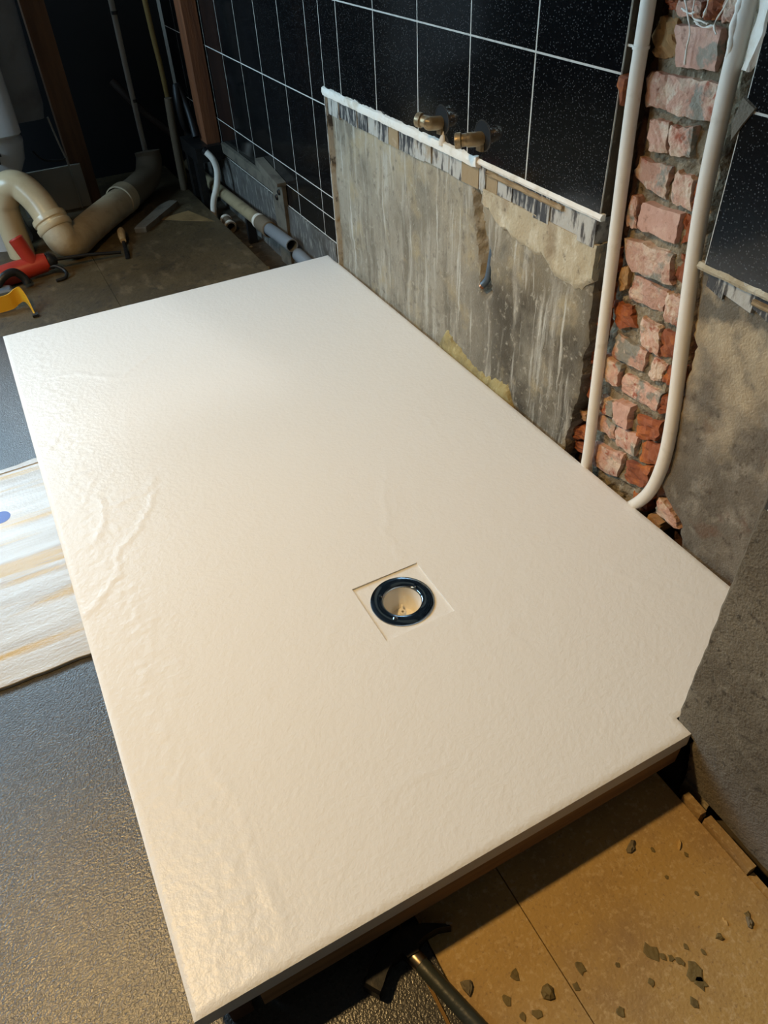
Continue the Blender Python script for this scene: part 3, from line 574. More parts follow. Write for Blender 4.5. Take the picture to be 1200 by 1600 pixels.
def tv(i, j):
    k = (i, j)
    if k not in vid:
        x, y = gx[i], gy[j]; e = 0.0
        m = min(x, y, TW - x, TL - y)
        if x > NX - 1e-6 and y < NY + 0.004: m = min(m, max(y - NY, 0))
        if x < NX + 1e-6: m = min(m, max(NX - x, y - NY))
        if m < 0.001: e = 0.002
        vid[k] = len(mb.v); mb.v.append((x, y, tray_z(x, y) - e))
    return vid[k]
edges = {}
for i in range(len(gx) - 1):
    for j in range(len(gy) - 1):
        cx, cy = (gx[i] + gx[i + 1]) / 2, (gy[j] + gy[j + 1]) / 2
        if (cx > NX and cy < NY) or (abs(cx - DX) < HS and abs(cy - DY) < HS): continue
        f = (tv(i, j), tv(i + 1, j), tv(i + 1, j + 1), tv(i, j + 1)); mb.f.append(f)
        for a, b in zip(f, f[1:] + f[:1]):
            if (b, a) in edges: del edges[(b, a)]
            else: edges[(a, b)] = 1
wall_v = {}
for (a, b) in list(edges):
    hole = abs(mb.v[a][0] - DX) < HS + 0.001 and abs(mb.v[a][1] - DY) < HS + 0.001 and abs(mb.v[b][0] - DX) < HS + 0.001 and abs(mb.v[b][1] - DY) < HS + 0.001
    for q in (a, b):
        if q not in wall_v:
            x, y, z = mb.v[q]; wall_v[q] = len(mb.v)
            mb.v.append((x, y, z - 0.0032) if hole else (x, y, -0.031))
    mb.f.append((a, b, wall_v[b], wall_v[a]))
o = obj('tray_top', mb, 'tray', tray, True)
# square recess with the round hole for the waste
RZ = tray_z(DX, DY) - 0.0026; RH = 0.047; mb = MB(); n = 64; sq = []
for k in range(n):
    a = 2 * math.pi * k / n; c, s_ = math.cos(a), math.sin(a); m = max(abs(c), abs(s_)); sq.append((DX + HS * c / m, DY + HS * s_ / m))
mb.v = [(x, y, RZ) for x, y in sq] + [(DX + RH * math.cos(2 * math.pi * k / n), DY + RH * math.sin(2 * math.pi * k / n), RZ - 0.001) for k in range(n)] + [(DX + RH * math.cos(2 * math.pi * k / n), DY + RH * math.sin(2 * math.pi * k / n), RZ - 0.02) for k in range(n)]
mb.f = [(q * n + k, q * n + (k + 1) % n, q * n + n + (k + 1) % n, q * n + n + k) for q in range(2) for k in range(n)]
obj('drain_recess', mb, 'tray', tray, False)
outline = [(0.001, 0.001), (NX - 0.001, 0.001), (NX - 0.001, NY + 0.001), (TW - 0.001, NY + 0.001), (TW - 0.001, TL - 0.001), (0.001, TL - 0.001)]
HB = 0.05; body = MB()
body.box((0.001, 0.001, -0.034), (DX - HB, TL - 0.001, -0.0105)).box((DX + HB, NY + 0.001, -0.034), (TW - 0.001, TL - 0.001, -0.0105)).box((DX + HB, 0.001, -0.034), (NX - 0.001, NY + 0.001, -0.0105)).box((DX - HB, 0.001, -0.034), (DX + HB, DY - HB, -0.0105)).box((DX - HB, DY + HB, -0.034), (DX + HB, TL - 0.001, -0.0105))
obj('tray_body', body, 'tray_side', tray)

# waste in the tray -----------------------------------------------------
waste = thing('shower_waste', 'round chrome-rimmed shower waste without its cover in the tray recess', 'drain', (DX, DY, RZ))
obj('flange', MB().lathe([(0.0330, -0.006), (0.0330, 0.0008), (0.0340, 0.0020), (0.0355, 0.0026), (0.0450, 0.0027), (0.0520, 0.0024), (0.0545, 0.0016), (0.0552, 0.0002), (0.0500, -0.0004)], (DX, DY, RZ), n=72, closed=True), 'chrome', waste, True)
obj('cup', MB().lathe([(0.0328, -0.002), (0.0325, -0.010), (0.0300, -0.026), (0.0245, -0.040), (0.0220, -0.044), (0.006, -0.046), (0.0005, -0.046)], (DX, DY, RZ), n=48), 'white_plastic', waste, True)
sp = MB()
for a in (1.15, 1.15 + 2.094, 1.15 + 4.189):
    d = Vector((math.cos(a), math.sin(a), 0)); nrm = Vector((-d.y, d.x, 0)) * 0.0013; c = Vector((DX, DY, RZ - 0.0395))
    p = [c + d * 0.005 + nrm, c + d * 0.0232 + nrm, c + d * 0.0232 - nrm, c + d * 0.005 - nrm]
    sp.add([q + Vector((0, 0, 0.004)) for q in p] + [q - Vector((0, 0, 0.004)) for q in p], [(0, 1, 2, 3), (7, 6, 5, 4), (0, 4, 5, 1), (1, 5, 6, 2), (2, 6, 7, 3), (3, 7, 4, 0)])
obj('spider', sp, 'white_plastic', waste)
obj('screw_boss', MB().lathe([(0.0025, -0.040), (0.0025, -0.0275), (0.0050, -0.0275), (0.0058, -0.0285), (0.0058, -0.046)], (DX, DY, RZ), n=24), 'white_plastic', waste, True)
for a in (2.45, 0.42):
    d = Vector((math.cos(a), math.sin(a), 0)); c = Vector((DX, DY, RZ)) + d * 0.0385
    obj('locating_lug', MB().tube([c + Vector((0, 0, 0.0025)), c + Vector((0, 0, 0.0062))], 0.0030, 12), 'chrome', waste, True)
obj('water_drop', MB().lathe([(0.0005, 0.0016), (0.003, 0.0012), (0.0042, 0.0)], (DX - 0.030, DY - 0.030, RZ + 0.0037), n=16), 'chrome', waste, True)

# timber under the tray ---------------------------------------------------
def batten(a, b, label, mname='batten'):
    o = obj('timber_batten', MB().box(a, b, 0.0006), mname, None, origin=((a[0] + b[0]) / 2, (a[1] + b[1]) / 2, a[2])); return tag(o, label, 'batten', 'battens under the tray')
batten((0.072, 0.003, -0.078), (0.724, 0.046, -0.0345), 'sawn timber batten along the near short edge under the white tray')
batten((0.172, 0.12, FZ), (0.217, 1.75, -0.0345), 'timber bearer on the floor set in from the left tray edge')
batten((0.072, 1.76, FZ), (0.86, 1.805, -0.0345), 'sawn timber bearer on the floor under the far short edge of the tray')
def block(x, y, lab, s=0.03, t=FZ, top=-0.0785, m='batten'):
    o = obj('packing_block', MB().box((x - s / 2, y - s / 2, t), (x + s / 2, y + s / 2, top), 0.0008), m, None, origin=(x, y, t)); tag(o, lab, 'wood block', 'packing blocks under the tray')
block(0.044, 0.026, 'brown timber block standing under the nearest left corner of the tray', 0.026, FZ, -0.0345, 'wood_dark')
for x, y, l in ((0.095, 0.028, 'small block carrying the left end of the near batten'), (0.700, 0.030, 'small block carrying the right end of the near batten')): block(x, y, l, 0.028)

# ================================================================== WALL PIPES
p1 = thing('water_pipe', 'straight white plastic pipe up the left side of the brick chase', 'pipe', (0.99, 0.56, -0.02), 'white pipes in the brick chase')
path = smooth_path([(0.998, 0.602, 1.30), (0.999, 0.597, 0.78), (1.0, 0.596, 0.646), (1.0, 0.583, 0.40), (1.0, 0.570, 0.18), (0.9985, 0.560, 0.05), (0.996, 0.556, -0.02), (0.994, 0.553, -0.06)], 6)
obj('pipe', MB().tube(path, 0.0108, 18), 'pipe_white', p1, True)
obj('cable_tie', MB().lathe([(0.0108, -0.0022), (0.0122, -0.0022), (0.0122, 0.0022), (0.0108, 0.0022)], (0.9995, 0.5972, 0.725), (0, 0.02, 1), 24, True).box((0.9965, 0.607, 0.7232), (0.9985, 0.632, 0.7264)), 'white_plastic', p1, True)
p2 = thing('water_pipe', 'white plastic pipe curving left behind the tray at the foot of the bricks', 'pipe', (0.99, 0.39, -0.02), 'white pipes in the brick chase')
path = smooth_path([(0.996, 0.424, 1.30), (0.997, 0.429, 0.80), (0.998, 0.430, 0.677), (0.998, 0.424, 0.538), (0.998, 0.402, 0.365), (0.998, 0.383, 0.232), (0.998, 0.376, 0.145), (0.998, 0.381, 0.080), (0.998, 0.394, 0.035), (0.998, 0.418, -0.008), (0.998, 0.450, -0.05)], 6)
obj('pipe', MB().tube(path, 0.0116, 18), 'pipe_white', p2, True)
rows = []
obj('plaster_crust', MB().tube(smooth_path([(0.990, 0.432, 0.80), (0.988, 0.434, 0.77), (0.988, 0.431, 0.745), (0.989, 0.436, 0.735)], 5), [0.005, 0.0055, 0.006, 0.004, 0.005, 0.006, 0.005, 0.004, 0.005, 0.005, 0.004, 0.003, 0.003, 0.003, 0.002, 0.002], 9), 'plaster_white', p2, True)
def elbow(c, d, lab):
    y, z = c; t = thing('pipe_elbow', lab, 'pipe fitting', (0.992, y, z), 'brass elbows for the shower valve')
    obj('hole_rim', MB().lathe([(0.0262, -0.0003), (0.0264, 0.0010), (0.0282, 0.0012), (0.0290, -0.0003)], (0.9919, y, z), (-1, 0, 0), 40, True), 'rim', t, True)
    obj('hole_shade_disc', MB().lathe([(0.0005, 0.0004), (0.0264, 0.0004), (0.0264, -0.0002)], (0.9917, y, z), (-1, 0, 0), 36), 'hole', t, True)  # flat black disc on the tile, hole shade put into its colour
    A = Vector((0.992, y + 0.003, z - 0.006)); B = A + Vector((-0.022, 0.004, 0.002)); D = B + Vector(d)
    obj('body', MB().tube(smooth_path([A, B - Vector((0.006, 0, 0)), B + Vector(d) * 0.25, D], 5), [0.0135] * 6 + [0.0125] * 5 + [0.0118] * 5, 18), 'brass', t, True)
    dn = Vector(d).normalized()
    obj('collar', MB().lathe([(0.0085, -0.002), (0.0085, 0.011), (0.0105, 0.012), (0.0142, 0.011), (0.0148, 0.008), (0.0148, 0.000), (0.0125, -0.002)], D, dn, 28, True), 'brass', t, True)
    obj('bore', MB().lathe([(0.0005, -0.0005), (0.0086, -0.0005), (0.0086, -0.0025), (0.0005, -0.0025)], D, dn, 20), 'hole', t)
    obj('lug', MB().box((0.984, y - 0.006, z - 0.027), (0.9918, y + 0.010, z - 0.010), 0.001), 'brass', t)
elbow((1.128, 0.527), (-0.010, 0.022, 0.002), 'tarnished brass elbow left of its twin above the white plaster ledge')
elbow((0.975, 0.529), (-0.016, 0.012, -0.002), 'tarnished brass elbow nearer the brick chase above the white plaster ledge')
bp = thing('blue_pipe', 'short blue plastic pipe with open end hanging in the slot of the render', 'pipe', (1.012, 0.95, 0.22))
obj('pipe', MB().tube(smooth_path([(1.017, 0.948, 0.40), (1.015, 0.945, 0.345), (1.010, 0.948, 0.29), (1.009, 0.954, 0.25), (1.006, 0.958, 0.236), (0.999, 0.962, 0.226)], 6), 0.0078, 14, hollow=0.002), 'blue_pipe', bp, True)
obj('copper_end', MB().tube([(1.004, 0.959, 0.2335), (0.9965, 0.9635, 0.2225)], 0.0070, 16, hollow=0.0022), 'copper', bp, True)

# ================================================================== NEAR FLOOR
ham = thing('claw_hammer', 'dark steel claw hammer with rubber handle on the floor beside the tray', 'hammer', (0.25, -0.03, FZ))
hz = FZ + 0.013
prof = [(0.3175, -0.0275), (0.300, -0.0215), (0.281, -0.0215), (0.2675, -0.0255), (0.2655, -0.034), (0.2485, -0.034), (0.2455, -0.0255), (0.229, -0.0275), (0.216, -0.0365), (0.204, -0.0475), (0.1985, -0.0515), (0.186, -0.0335), (0.190, -0.0265), (0.203, -0.0195), (0.217, -0.0100), (0.232, -0.0030), (0.250, 0.0005), (0.270, -0.0005), (0.287, -0.0065), (0.303, -0.0155), (0.3185, -0.0255)]
obj('head', MB().prism(prof, 2, hz + 0.0125, hz - 0.0125, 0.06), 'steel_dark', ham)
obj('claw_tip', MB().prism([(0.3188, -0.0252), (0.3120, -0.0206), (0.3110, -0.0242), (0.3178, -0.0278)], 2, hz + 0.0128, hz - 0.0124), 'steel_bright', ham)
hd = [(0.256, -0.024, hz), (0.260, -0.042, hz), (0.274, -0.088, hz), (0.290, -0.140, hz), (0.308, -0.20, hz), (0.327, -0.262, hz), (0.334, -0.285, hz)]
obj('ferrule', MB().tube([hd[0], (0.2575, -0.031, hz), (0.2615, -0.045, hz)], [0.0095, 0.0108, 0.0104], 20), 'steel_bright', ham, True)
obj('handle', MB().tube(smooth_path([(0.2605, -0.0425, hz)] + hd[2:], 5), [0.0100] * 2 + [0.0104] * 8 + [0.0118] * 8 + [0.0130] * 3, 20), 'handle_green', ham, True)
sheet = thing('wooden_sheet', 'whitewashed streaky thin board with a blue print lying left of the tray', 'board', (-0.2, 1.0, FZ))
rng = random.Random(3); pts = []
for i in range(41):
    x = -0.62 + 0.78 * i / 40; pts.append((x, 0.672 + 0.003 * nz(x, 0, 0, 30) + 0.0025 * nz(x, 2, 0, 120) + 0.004 * (x + 0.1)))
up = [(0.16 - 0.78 * i / 30, 1.340 + 0.002 * nz(i, 0, 0, 0.7) + (-0.02 if 0.16 - 0.78 * i / 30 < -0.03 else 0.0) * min(1, max(0, (-(0.16 - 0.78 * i / 30) - 0.03) * 12))) for i in range(31)]
rows = []
SZ = FZ + 0.0085
mbs = MB().prism(pts + up, 2, SZ, FZ + 0.0015, 0.003)
obj('panel', mbs, 'ply_white', sheet)
obj('upper_ply', MB().prism([(-0.62, 1.306), (0.16, 1.318), (0.16, 1.334), (-0.62, 1.316)], 2, SZ + 0.0022, SZ - 0.002), 'ply_white', sheet)
obj('printed_mark', MB().lathe([(0.0003, 0.0), (0.0205, 0.0), (0.0205, -0.001)], (-0.1150, 1.150, SZ + 0.0004), n=40), 'blue_print', sheet)
def chip(x, y, s, sd, lab, m='chip', st=(1, 1), cat='mortar chip'):
    rng = random.Random(sd); n = 8; mb = MB(); ang = rng.uniform(0, 3)
    prof = [(s * rng.uniform(0.6, 1.15), 2 * math.pi * k / n) for k in range(n)]; vs = []
    for hz_, q in ((FZ, 1.0), (FZ + s * 0.35, 0.95), (FZ + s * 0.62, 0.55)):
        for r, a in prof:
            px, py = r * q * math.cos(a) * st[0], r * q * math.sin(a) * st[1]
            vs.append((x + px * math.cos(ang) - py * math.sin(ang), y + px * math.sin(ang) + py * math.cos(ang), hz_ + (rng.uniform(-.12, .2) * s if q < 1 else 0)))
    mb.add(vs, [tuple(range(n - 1, -1, -1)), tuple(range(2 * n, 3 * n))] + [(q * n + k, q * n + (k + 1) % n, q * n + n + (k + 1) % n, q * n + n + k) for q in range(2) for k in range(n)])
    tag(obj('mortar_chip' if cat == 'mortar chip' else 'wood_splinter', mb, m, None, origin=(x, y, FZ)), lab, cat, 'debris on the chipboard floor')
chip(0.595, -0.055, 0.0095, 1, 'long grey mortar shard nearest the tray shadow on the tan chipboard', st=(1.25, 0.6))
chip(0.301, -0.091, 0.0095, 22, 'squarish grey mortar chip right of the hammer handle')
chip(0.386, -0.143, 0.0090, 5, 'dark crumbly mortar chip beside the joint between the chipboard sheets', 'glue')
chip(0.663, -0.203, 0.0075, 7, 'light grey mortar flake near the right edge of the chipboard', st=(1.3, 0.7))
chip(0.668, -0.195, 0.0045, 8, 'tiny dark crumb touching the light grey mortar flake', 'glue')
chip(0.616, -0.197, 0.0055, 9, 'small brown mortar crumb between the olive spots and the grey flake', 'glue')
chip(0.636, -0.188, 0.0040, 12, 'small pale splinter standing near the light grey mortar flake', 'straw', (1.6, 0.5), 'splinter')
chip(0.656, -0.086, 0.0058, 13, 'curled pale wood splinter near the skirting strip', 'straw', (1.6, 0.4), 'splinter')
chip(0.718, -0.066, 0.0070, 14, 'dark grey crumb lying in the gap of the skirting strips', 'chip')

# ================================================================== FAR CORNER
z0 = FZ
drill = thing('power_drill', 'red power tool with long black bit lying by the soil pipe', 'power tool', (0.13, 2.45, z0))
obj('motor_housing', MB().lathe([(0.001, -0.20), (0.028, -0.195), (0.036, -0.17), (0.036, -0.04), (0.033, 0.0), (0.032, 0.05), (0.029, 0.066), (0.024, 0.068), (0.001, 0.068)], (0.13, 2.455, z0 + 0.040), (1, 0.04, 0.10), 24), 'red_plastic', drill, True)
obj('front_cap', MB().lathe([(0.001, 0.0), (0.029, 0.0), (0.030, 0.012), (0.024, 0.020), (0.014, 0.030), (0.001, 0.030)], (0.197, 2.458, z0 + 0.047), (1, 0.04, 0.02), 24), 'black_plastic', drill, True)
obj('side_handle', MB().tube([(0.150, 2.450, z0 + 0.050), (0.136, 2.462, z0 + 0.095), (0.124, 2.472, z0 + 0.138), (0.123, 2.473, z0 + 0.141)], [0.023, 0.024, 0.025, 0.020], 20), 'red_plastic', drill, True)
obj('drill_bit', MB().tube([(0.222, 2.459, z0 + 0.047), (0.33, 2.465, z0 + 0.036), (0.447, 2.472, z0 + 0.016)], 0.0058, 10), 'black_plastic', drill, True)
obj('grip', MB().tube(smooth_path([(0.00, 2.36, z0 + 0.02), (0.04, 2.375, z0 + 0.055), (0.08, 2.392, z0 + 0.060), (0.104, 2.392, z0 + 0.035), (0.108, 2.385, z0 + 0.013)], 5), 0.0135, 14), 'black_plastic', drill, True)
obj('battery', MB().box((-0.06, 2.325, z0), (0.058, 2.375, z0 + 0.032), 0, 0.006), 'grey_plastic', drill)
obj('power_cord', MB().tube(smooth_path([(0.18, 2.44, z0 + 0.03), (0.215, 2.43, z0 + 0.035), (0.240, 2.41, z0 + 0.018), (0.232, 2.385, z0 + 0.006), (0.20, 2.375, z0 + 0.006)], 5), 0.006, 10), 'cable', drill, True)
strap = thing('plastic_strap', 'bent yellow plastic strap standing on edge at the far floor', 'strap', (0.04, 2.22, z0))
cl = smooth_path([(-0.12, 2.255, 0), (-0.03, 2.235, 0), (0.035, 2.232, 0.002), (0.062, 2.238, 0.012), (0.080, 2.232, 0.018), (0.090, 2.205, 0.012), (0.0945, 2.165, 0.0), (0.096, 2.148, -0.002)], 6)
rows = []
for i, p in enumerate(cl):
    h = 0.050 if i < 24 else max(0.008, 0.050 - 0.0030 * (i - 24)); lo_ = z0 + 0.002 + max(0, p.z)
    t = (cl[min(i + 1, len(cl) - 1)] - cl[max(i - 1, 0)]); nn = Vector((-t.y, t.x, 0)).normalized() * 0.0022
    rows.append([(p.x + nn.x, p.y + nn.y, lo_), (p.x + nn.x, p.y + nn.y, lo_ + h), (p.x - nn.x, p.y - nn.y, lo_ + h), (p.x - nn.x, p.y - nn.y, lo_), (p.x + nn.x, p.y + nn.y, lo_)])
mb = MB().grid(rows); mb.f += [(0, 1, 2, 3), (len(mb.v) - 5, len(mb.v) - 4, len(mb.v) - 3, len(mb.v) - 2)]
obj('band', mb, 'yellow_plastic', strap, True)
obj('end_clip', MB().box((0.088, 2.135, z0), (0.106, 2.152, z0 + 0.010), 0.001), 'black_plastic', strap)
chis = thing('chisel', 'small chisel with pale handle and dark blade on the dark floor boards', 'chisel', (0.48, 2.55, z0))
obj('handle', MB().tube([(0.478, 2.565, z0 + 0.020), (0.482, 2.600, z0 + 0.024), (0.490, 2.650, z0 + 0.024), (0.494, 2.672, z0 + 0.022)], [0.011, 0.014, 0.015, 0.012], 14), 'pale_wood', chis, True)
obj('blade', MB().tube([(0.4775, 2.562, z0 + 0.019), (0.470, 2.50, z0 + 0.010), (0.460, 2.432, z0 + 0.004)], [0.0065, 0.0075, 0.008], 8, flat=0.45), 'steel_dark', chis, True)
tag(obj('timber_offcut', MB().prism([(0.545, 2.675), (0.585, 2.655), (0.775, 2.875), (0.750, 2.905), (0.70, 2.875)], 2, z0 + 0.020, z0, 0.03), 'box_grey', None, origin=(0.66, 2.78, z0)), 'dusty flat offcut lying along the right side of the soil pipe', 'offcut')
soil = thing('soil_pipe', 'beige waste pipe with swan neck bend and collar running to far corner', 'waste pipe', (0.30, 2.62, z0))
obj('swan_neck', MB().tube(smooth_path([(0.128, 2.70, z0), (0.127, 2.70, 0.00), (0.132, 2.69, 0.085), (0.165, 2.675, 0.135), (0.205, 2.655, 0.130), (0.238, 2.615, 0.085), (0.256, 2.575, 0.03)], 7), [0.046] * 14 + [0.050] * 29, 28), 'soil_beige', soil, True)
ax = Vector((0.022, -0.05, -0.075)).normalized()
obj('collar', MB().lathe([(0.050, 0.0), (0.060, 0.002), (0.062, 0.010), (0.062, 0.020), (0.058, 0.024), (0.058, 0.030), (0.063, 0.034), (0.063, 0.048), (0.058, 0.054), (0.050, 0.055)], (0.252, 2.588, 0.042), ax, 32), 'soil_beige', soil, True)
obj('pipe_run', MB().tube(smooth_path([(0.263, 2.560, 0.00), (0.277, 2.540, -0.035), (0.315, 2.570, -0.054), (0.38, 2.665, -0.055), (0.47, 2.785, -0.055), (0.585, 2.925, -0.055)], 7), [0.056] * 8 + [0.0545] * 28, 28), 'soil_dusty', soil, True)
obj('socket', MB().lathe([(0.0545, 0.0), (0.0595, 0.002), (0.0605, 0.03), (0.0595, 0.06), (0.052, 0.062)], (0.545, 2.878, -0.0500), (0.62, 0.78, 0), 30), 'soil_dusty', soil, True)
obj('far_bend', MB().tube(smooth_path([(0.585, 2.925, -0.053), (0.66, 3.02, -0.05), (0.715, 3.085, -0.035), (0.745, 3.13, 0.01), (0.748, 3.14, 0.045)], 6), 0.053, 26), 'soil_dark', soil, True)

wc = thing('toilet', 'grey-white toilet cistern and outlet at the left of the dark corner', 'toilet', (0.15, 3.0, z0))
def loft(sections, n=28):
    mb = MB(); L = len(sections)
    for (cx, cy, a, b, z, p) in sections:
        for k in range(n):
            t = 2 * math.pi * k / n; c, s_ = math.cos(t), math.sin(t)
            mb.v.append((cx + a * math.copysign(abs(c) ** (2 / p), c), cy + b * math.copysign(abs(s_) ** (2 / p), s_), z))
    mb.f = [(i * n + k, i * n + (k + 1) % n, (i + 1) * n + (k + 1) % n, (i + 1) * n + k) for i in range(L - 1) for k in range(n)] + [tuple(range(n - 1, -1, -1)), tuple(range((L - 1) * n, L * n))]
    return mb
obj('cistern', loft([(0.03, 2.905, 0.235, 0.10, 0.252, 7), (0.03, 2.905, 0.243, 0.108, 0.260, 7), (0.03, 2.905, 0.247, 0.110, 0.45, 7), (0.03, 2.905, 0.252, 0.112, 0.80, 7)]), 'porcelain', wc, True)
obj('cistern_lid', loft([(0.03, 2.905, 0.262, 0.120, 0.801, 7), (0.03, 2.905, 0.264, 0.122, 0.825, 7), (0.03, 2.905, 0.25, 0.11, 0.838, 7)]), 'porcelain', wc, True)
obj('back_shroud', loft([(0.10, 3.06, 0.280, 0.045, 0.25, 6), (0.10, 3.06, 0.292, 0.05, 0.30, 6), (0.105, 3.06, 0.300, 0.05, 0.62, 6), (0.11, 3.06, 0.305, 0.05, 0.86, 6)]), 'shroud', wc, True)
obj('pan', loft([(0.10, 2.90, 0.090, 0.13, z0, 2.4), (0.09, 2.90, 0.085, 0.12, -0.02, 2.4), (0.10, 2.91, 0.105, 0.12, 0.08, 2.3), (0.12, 2.93, 0.140, 0.115, 0.16, 2.6), (0.08, 2.92, 0.195, 0.105, 0.225, 3), (0.03, 2.91, 0.22, 0.095, 0.2515, 4)]), 'porcelain', wc, True)
obj('fixing_bolt', MB().box((0.150, 2.805, 0.200), (0.180, 2.822, 0.207)).box((0.161, 2.805, 0.175), (0.169, 2.832, 0.201)), 'black_plastic', wc)
tag(obj('grey_board', MB().box((0.20, 3.10, z0), (0.462, 3.114, 0.055)), 'conduit', None, origin=(0.33, 3.1, z0)), 'low grey board on edge behind the swan neck bend', 'board')
def stud(x0, y0, x1, y1, zb, lab, m):
    tag(obj('timber_stud', MB().box((x0, y0, zb), (x1, y1, 2.4), 0.001), m, None, origin=((x0 + x1) / 2, (y0 + y1) / 2, zb)), lab, 'timber post', 'upright studs in the dark corner')
stud(0.425, 3.12, 0.508, 3.18, z0, 'dark brown timber stud rising between the toilet and the far pipes', 'wood_dark')
stud(0.930, 2.83, 0.985, 2.92, 0.110, 'reddish timber stud standing at the far end of the black tiles', 'wood_red')
plate = obj('sole_plate', MB().box((0.872, 2.80, 0.055), (0.982, 3.02, 0.1095), 0.001).box((0.874, 2.84, -0.165), (0.902, 2.88, 0.055)).box((0.874, 2.96, -0.165), (0.902, 3.0, 0.055)), 'steel_dark', None, origin=(0.93, 3.0, -0.165)); tag(plate, 'blackened plate under the reddish timber stud', 'plate')
def pipe_thing(name, pts, r, m, lab, cat, group=None, k=6, hollow=0.0, n=12):
    P = smooth_path(pts, k); b = min(P, key=lambda v: v.z)
    return tag(obj(name, MB().tube(P, r, n, hollow=hollow), m, None, True, origin=tuple(b)), lab, cat, group)
cd = thing('conduit', 'pale grey conduit with dark clips, leftmost upright pipe in the corner', 'pipe', (0.75, 3.20, 0.03), 'pipes in the dark corner')
obj('pipe', MB().tube(smooth_path([(0.752, 3.20, 0.03), (0.755, 3.205, 0.3), (0.764, 3.21, 0.7), (0.775, 3.21, 1.5), (0.78, 3.21, 2.4)], 5), 0.011, 14), 'conduit', cd, True)
for z in (0.225, 0.53): obj('clip', MB().lathe([(0.0112, -0.006), (0.0135, -0.006), (0.0135, 0.006), (0.0112, 0.006)], (0.7535 + 0.021 * z * 0.9, 3.2045, z), (0.02, 0.01, 1), 18, True), 'black_plastic', cd, True)
pipe_thing('upright_pipe', [(0.885, 3.15, z0), (0.884, 3.15, 0.3), (0.876, 3.15, 0.7), (0.874, 3.15, 2.4)], 0.0105, 'old_yellow', 'yellowed upright pipe in the middle of the dark corner', 'pipe', 'pipes in the dark corner')
pipe_thing('upright_pipe', [(0.852, 3.06, z0), (0.858, 3.06, 0.10), (0.866, 3.06, 0.245)], 0.016, 'soil_dark', 'short dull brown pipe stub right of the yellowed pipe', 'pipe', 'pipes in the dark corner')
pipe_thing('slanting_pipe', [(0.72, 3.40, 0.27), (0.80, 3.33, 0.16), (0.90, 3.25, 0.06)], 0.016, 'rust', 'dark slanting pipe behind the upright pipes', 'pipe', 'pipes in the dark corner')
pipe_thing('coiled_cable', [(0.93, 3.0, 0.126), (0.905, 2.985, 0.135), (0.885, 2.965, 0.17), (0.878, 2.955, 0.25), (0.89, 2.97, 0.30), (0.910, 2.95, 0.22), (0.908, 2.90, 0.126)], 0.014, 'cable', 'thick black cable looping beside the reddish stud', 'cable')
pipe_thing('thin_cable', [(0.30, 3.05, 0.14), (0.33, 3.07, 0.10), (0.40, 3.08, 0.085), (0.415, 3.10, 0.09)], 0.004, 'cable', 'thin black cable sagging from the toilet to the dark stud', 'cable')
pipe_thing('thin_wire', [(0.395, 3.09, 0.24), (0.405, 3.09, 0.15), (0.418, 3.09, 0.05), (0.42, 3.092, z0)], 0.0035, 'conduit', 'thin pale wire running down the dark stud', 'wire')
hose = thing('white_hose', 'short bent cream hose standing at the end of the pipe trench', 'hose', (0.88, 2.74, z0))
obj('tube', MB().tube(smooth_path([(0.905, 2.775, 0.100), (0.922, 2.755, 0.075), (0.928, 2.745, 0.035), (0.915, 2.74, -0.02), (0.892, 2.745, -0.075), (0.884, 2.748, -0.12), (0.883, 2.75, -0.164)], 6), 0.0125, 14), 'pipe_white', hose, True)
obj('end_fitting', MB().lathe([(0.0125, 0), (0.0150, 0.001), (0.0150, 0.014), (0.0125, 0.015)], (0.898, 2.783, 0.108), (0.6, -0.45, -0.62), 18, True), 'black_plastic', hose, True)
fit = thing('pipe_fitting', 'short dark pipe stub with cream collars in the trench', 'pipe fitting', (0.89, 2.63, -0.165))
obj('stub', MB().tube([(0.914, 2.705, -0.143), (0.911, 2.66, -0.143), (0.905, 2.60, -0.143)], 0.021, 18, hollow=0.004), 'soil_dark', fit, True)
for t in (2.685, 2.615): obj('collar', MB().lathe([(0.0205, -0.008), (0.0232, -0.008), (0.0232, 0.008), (0.0205, 0.008)], (0.912 if t > 2.65 else 0.906, t, -0.1425), (0.05, 1, 0), 18, True), 'pipe_white', fit, True)
run = thing('waste_pipe', 'long cream waste pipe with dark coupling along the tiled wall', 'pipe', (0.95, 2.6, -0.165))
obj('pipe', MB().tube(smooth_path([(0.943, 3.28, -0.075), (0.943, 2.82, -0.064), (0.943, 2.50, -0.052), (0.943, 2.32, -0.045)], 5), 0.0225, 18), 'pvc_cream', run, True)
obj('collar', MB().lathe([(0.0225, -0.014), (0.0275, -0.013), (0.0275, 0.006), (0.0225, 0.007)], (0.943, 2.335, -0.046), (0, -1, 0.03), 22, True), 'pipe_white', run, True)
obj('coupling', MB().lathe([(0.0225, -0.05), (0.0285, -0.048), (0.0285, 0.042), (0.0240, 0.045)], (0.943, 2.275, -0.044), (0, -1, 0.03), 22), 'soil_dark', run, True)
obj('outlet', MB().tube([(0.943, 2.25, -0.042), (0.943, 2.12, -0.034), (0.943, 2.015, -0.028)], 0.0215, 20, hollow=0.003), 'pvc_grey', run, True)
obj('support_clip', MB().box((0.928, 2.45, -0.165), (0.960, 2.47, -0.0735)), 'black_plastic', run)
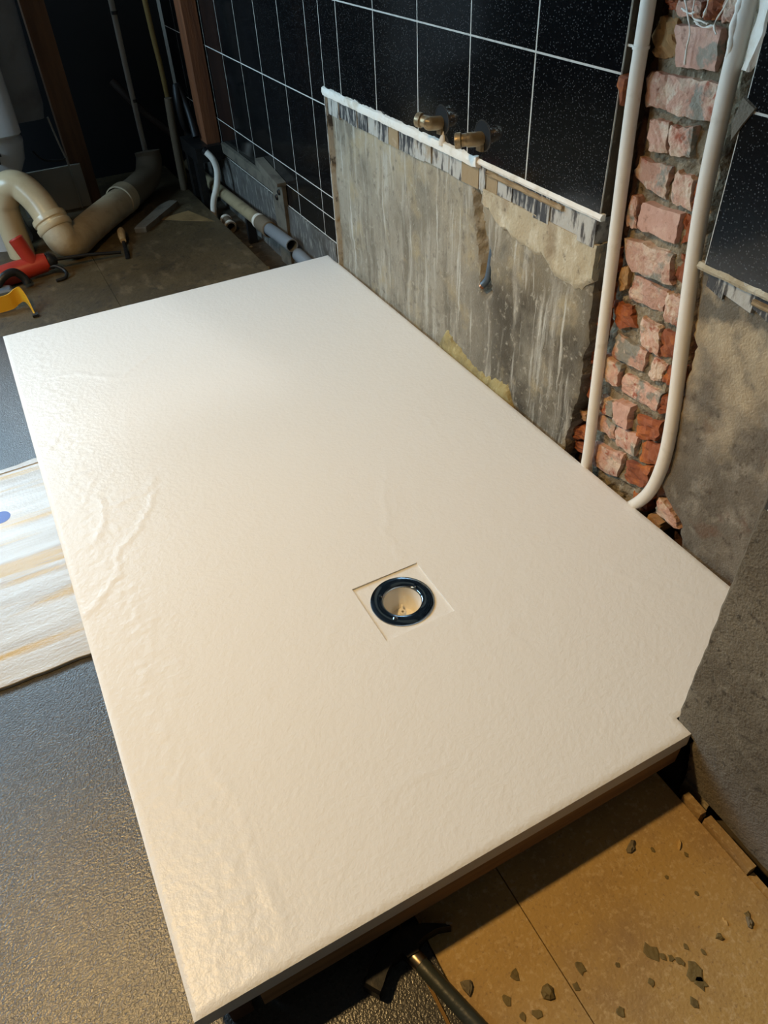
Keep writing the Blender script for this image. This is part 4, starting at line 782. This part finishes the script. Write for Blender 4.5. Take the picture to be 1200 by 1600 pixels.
run2 = thing('waste_pipe', 'grey waste pipe nearest the tray, running under its far edge', 'pipe', (0.955, 1.93, -0.165))
obj('pipe', MB().tube([(0.957, 2.006, -0.058), (0.957, 1.94, -0.060), (0.957, 1.822, -0.062)], 0.0215, 20, hollow=0.003), 'pvc_grey', run2, True)
obj('support_clip', MB().box((0.945, 1.93, -0.165), (0.969, 1.95, -0.082)), 'black_plastic', run2)
bx = thing('pipe_boxing', 'dusty upright boxing block fixed at the foot of the far tiles', 'boxing', (0.965, 2.22, -0.165))
obj('upright', MB().box((0.975, 2.135, -0.165), (0.9905, 2.235, 0.128), 0.001), 'box_grey', bx)
obj('cap', MB().prism([(2.13, 0.1285), (2.25, 0.1285), (2.33, 0.150), (2.33, 0.172), (2.13, 0.139)], 0, 0.958, 0.9905), 'box_grey', bx)
obj('rail', MB().box((0.978, 2.2355, 0.080), (0.9905, 2.795, 0.118), 0.001), 'box_grey', bx)
obj('bolt', MB().lathe([(0.0005, 0.006), (0.008, 0.006), (0.010, 0.002), (0.010, 0)], (0.975, 2.165, 0.10), (-1, 0, 0), 10), 'black_plastic', bx)
obj('bolt', MB().lathe([(0.0005, 0.006), (0.008, 0.006), (0.010, 0.002), (0.010, 0)], (0.975, 2.195, 0.075), (-1, 0, 0), 10), 'black_plastic', bx)
# dust and crumbs in the trench
for i, (x, y, r) in enumerate([(0.89, 2.35, .012), (0.905, 2.2, .009), (0.88, 2.12, .014), (0.92, 2.42, .008), (0.9, 2.5, .011)]):
    mb = MB().lathe([(0.0005, r * .7), (r * .6, r * .6), (r, r * .2), (r * .9, 0)], (x, y, -0.165), (0.1, 0.05 * i, 1), 7)
    tag(obj('rubble_crumb', mb, 'chip', None, origin=(x, y, -0.165)), ['grey crumb of rubble mid-way along the pipe trench', 'small crumb of rubble just beyond the nearest grey pipe', 'largest grey crumb of rubble, nearest the tray in the trench', 'tiniest crumb of rubble close under the cream pipe', 'farthest crumb of rubble, by the dark pipe stub'][i], 'rubble', 'rubble crumbs in the pipe trench')
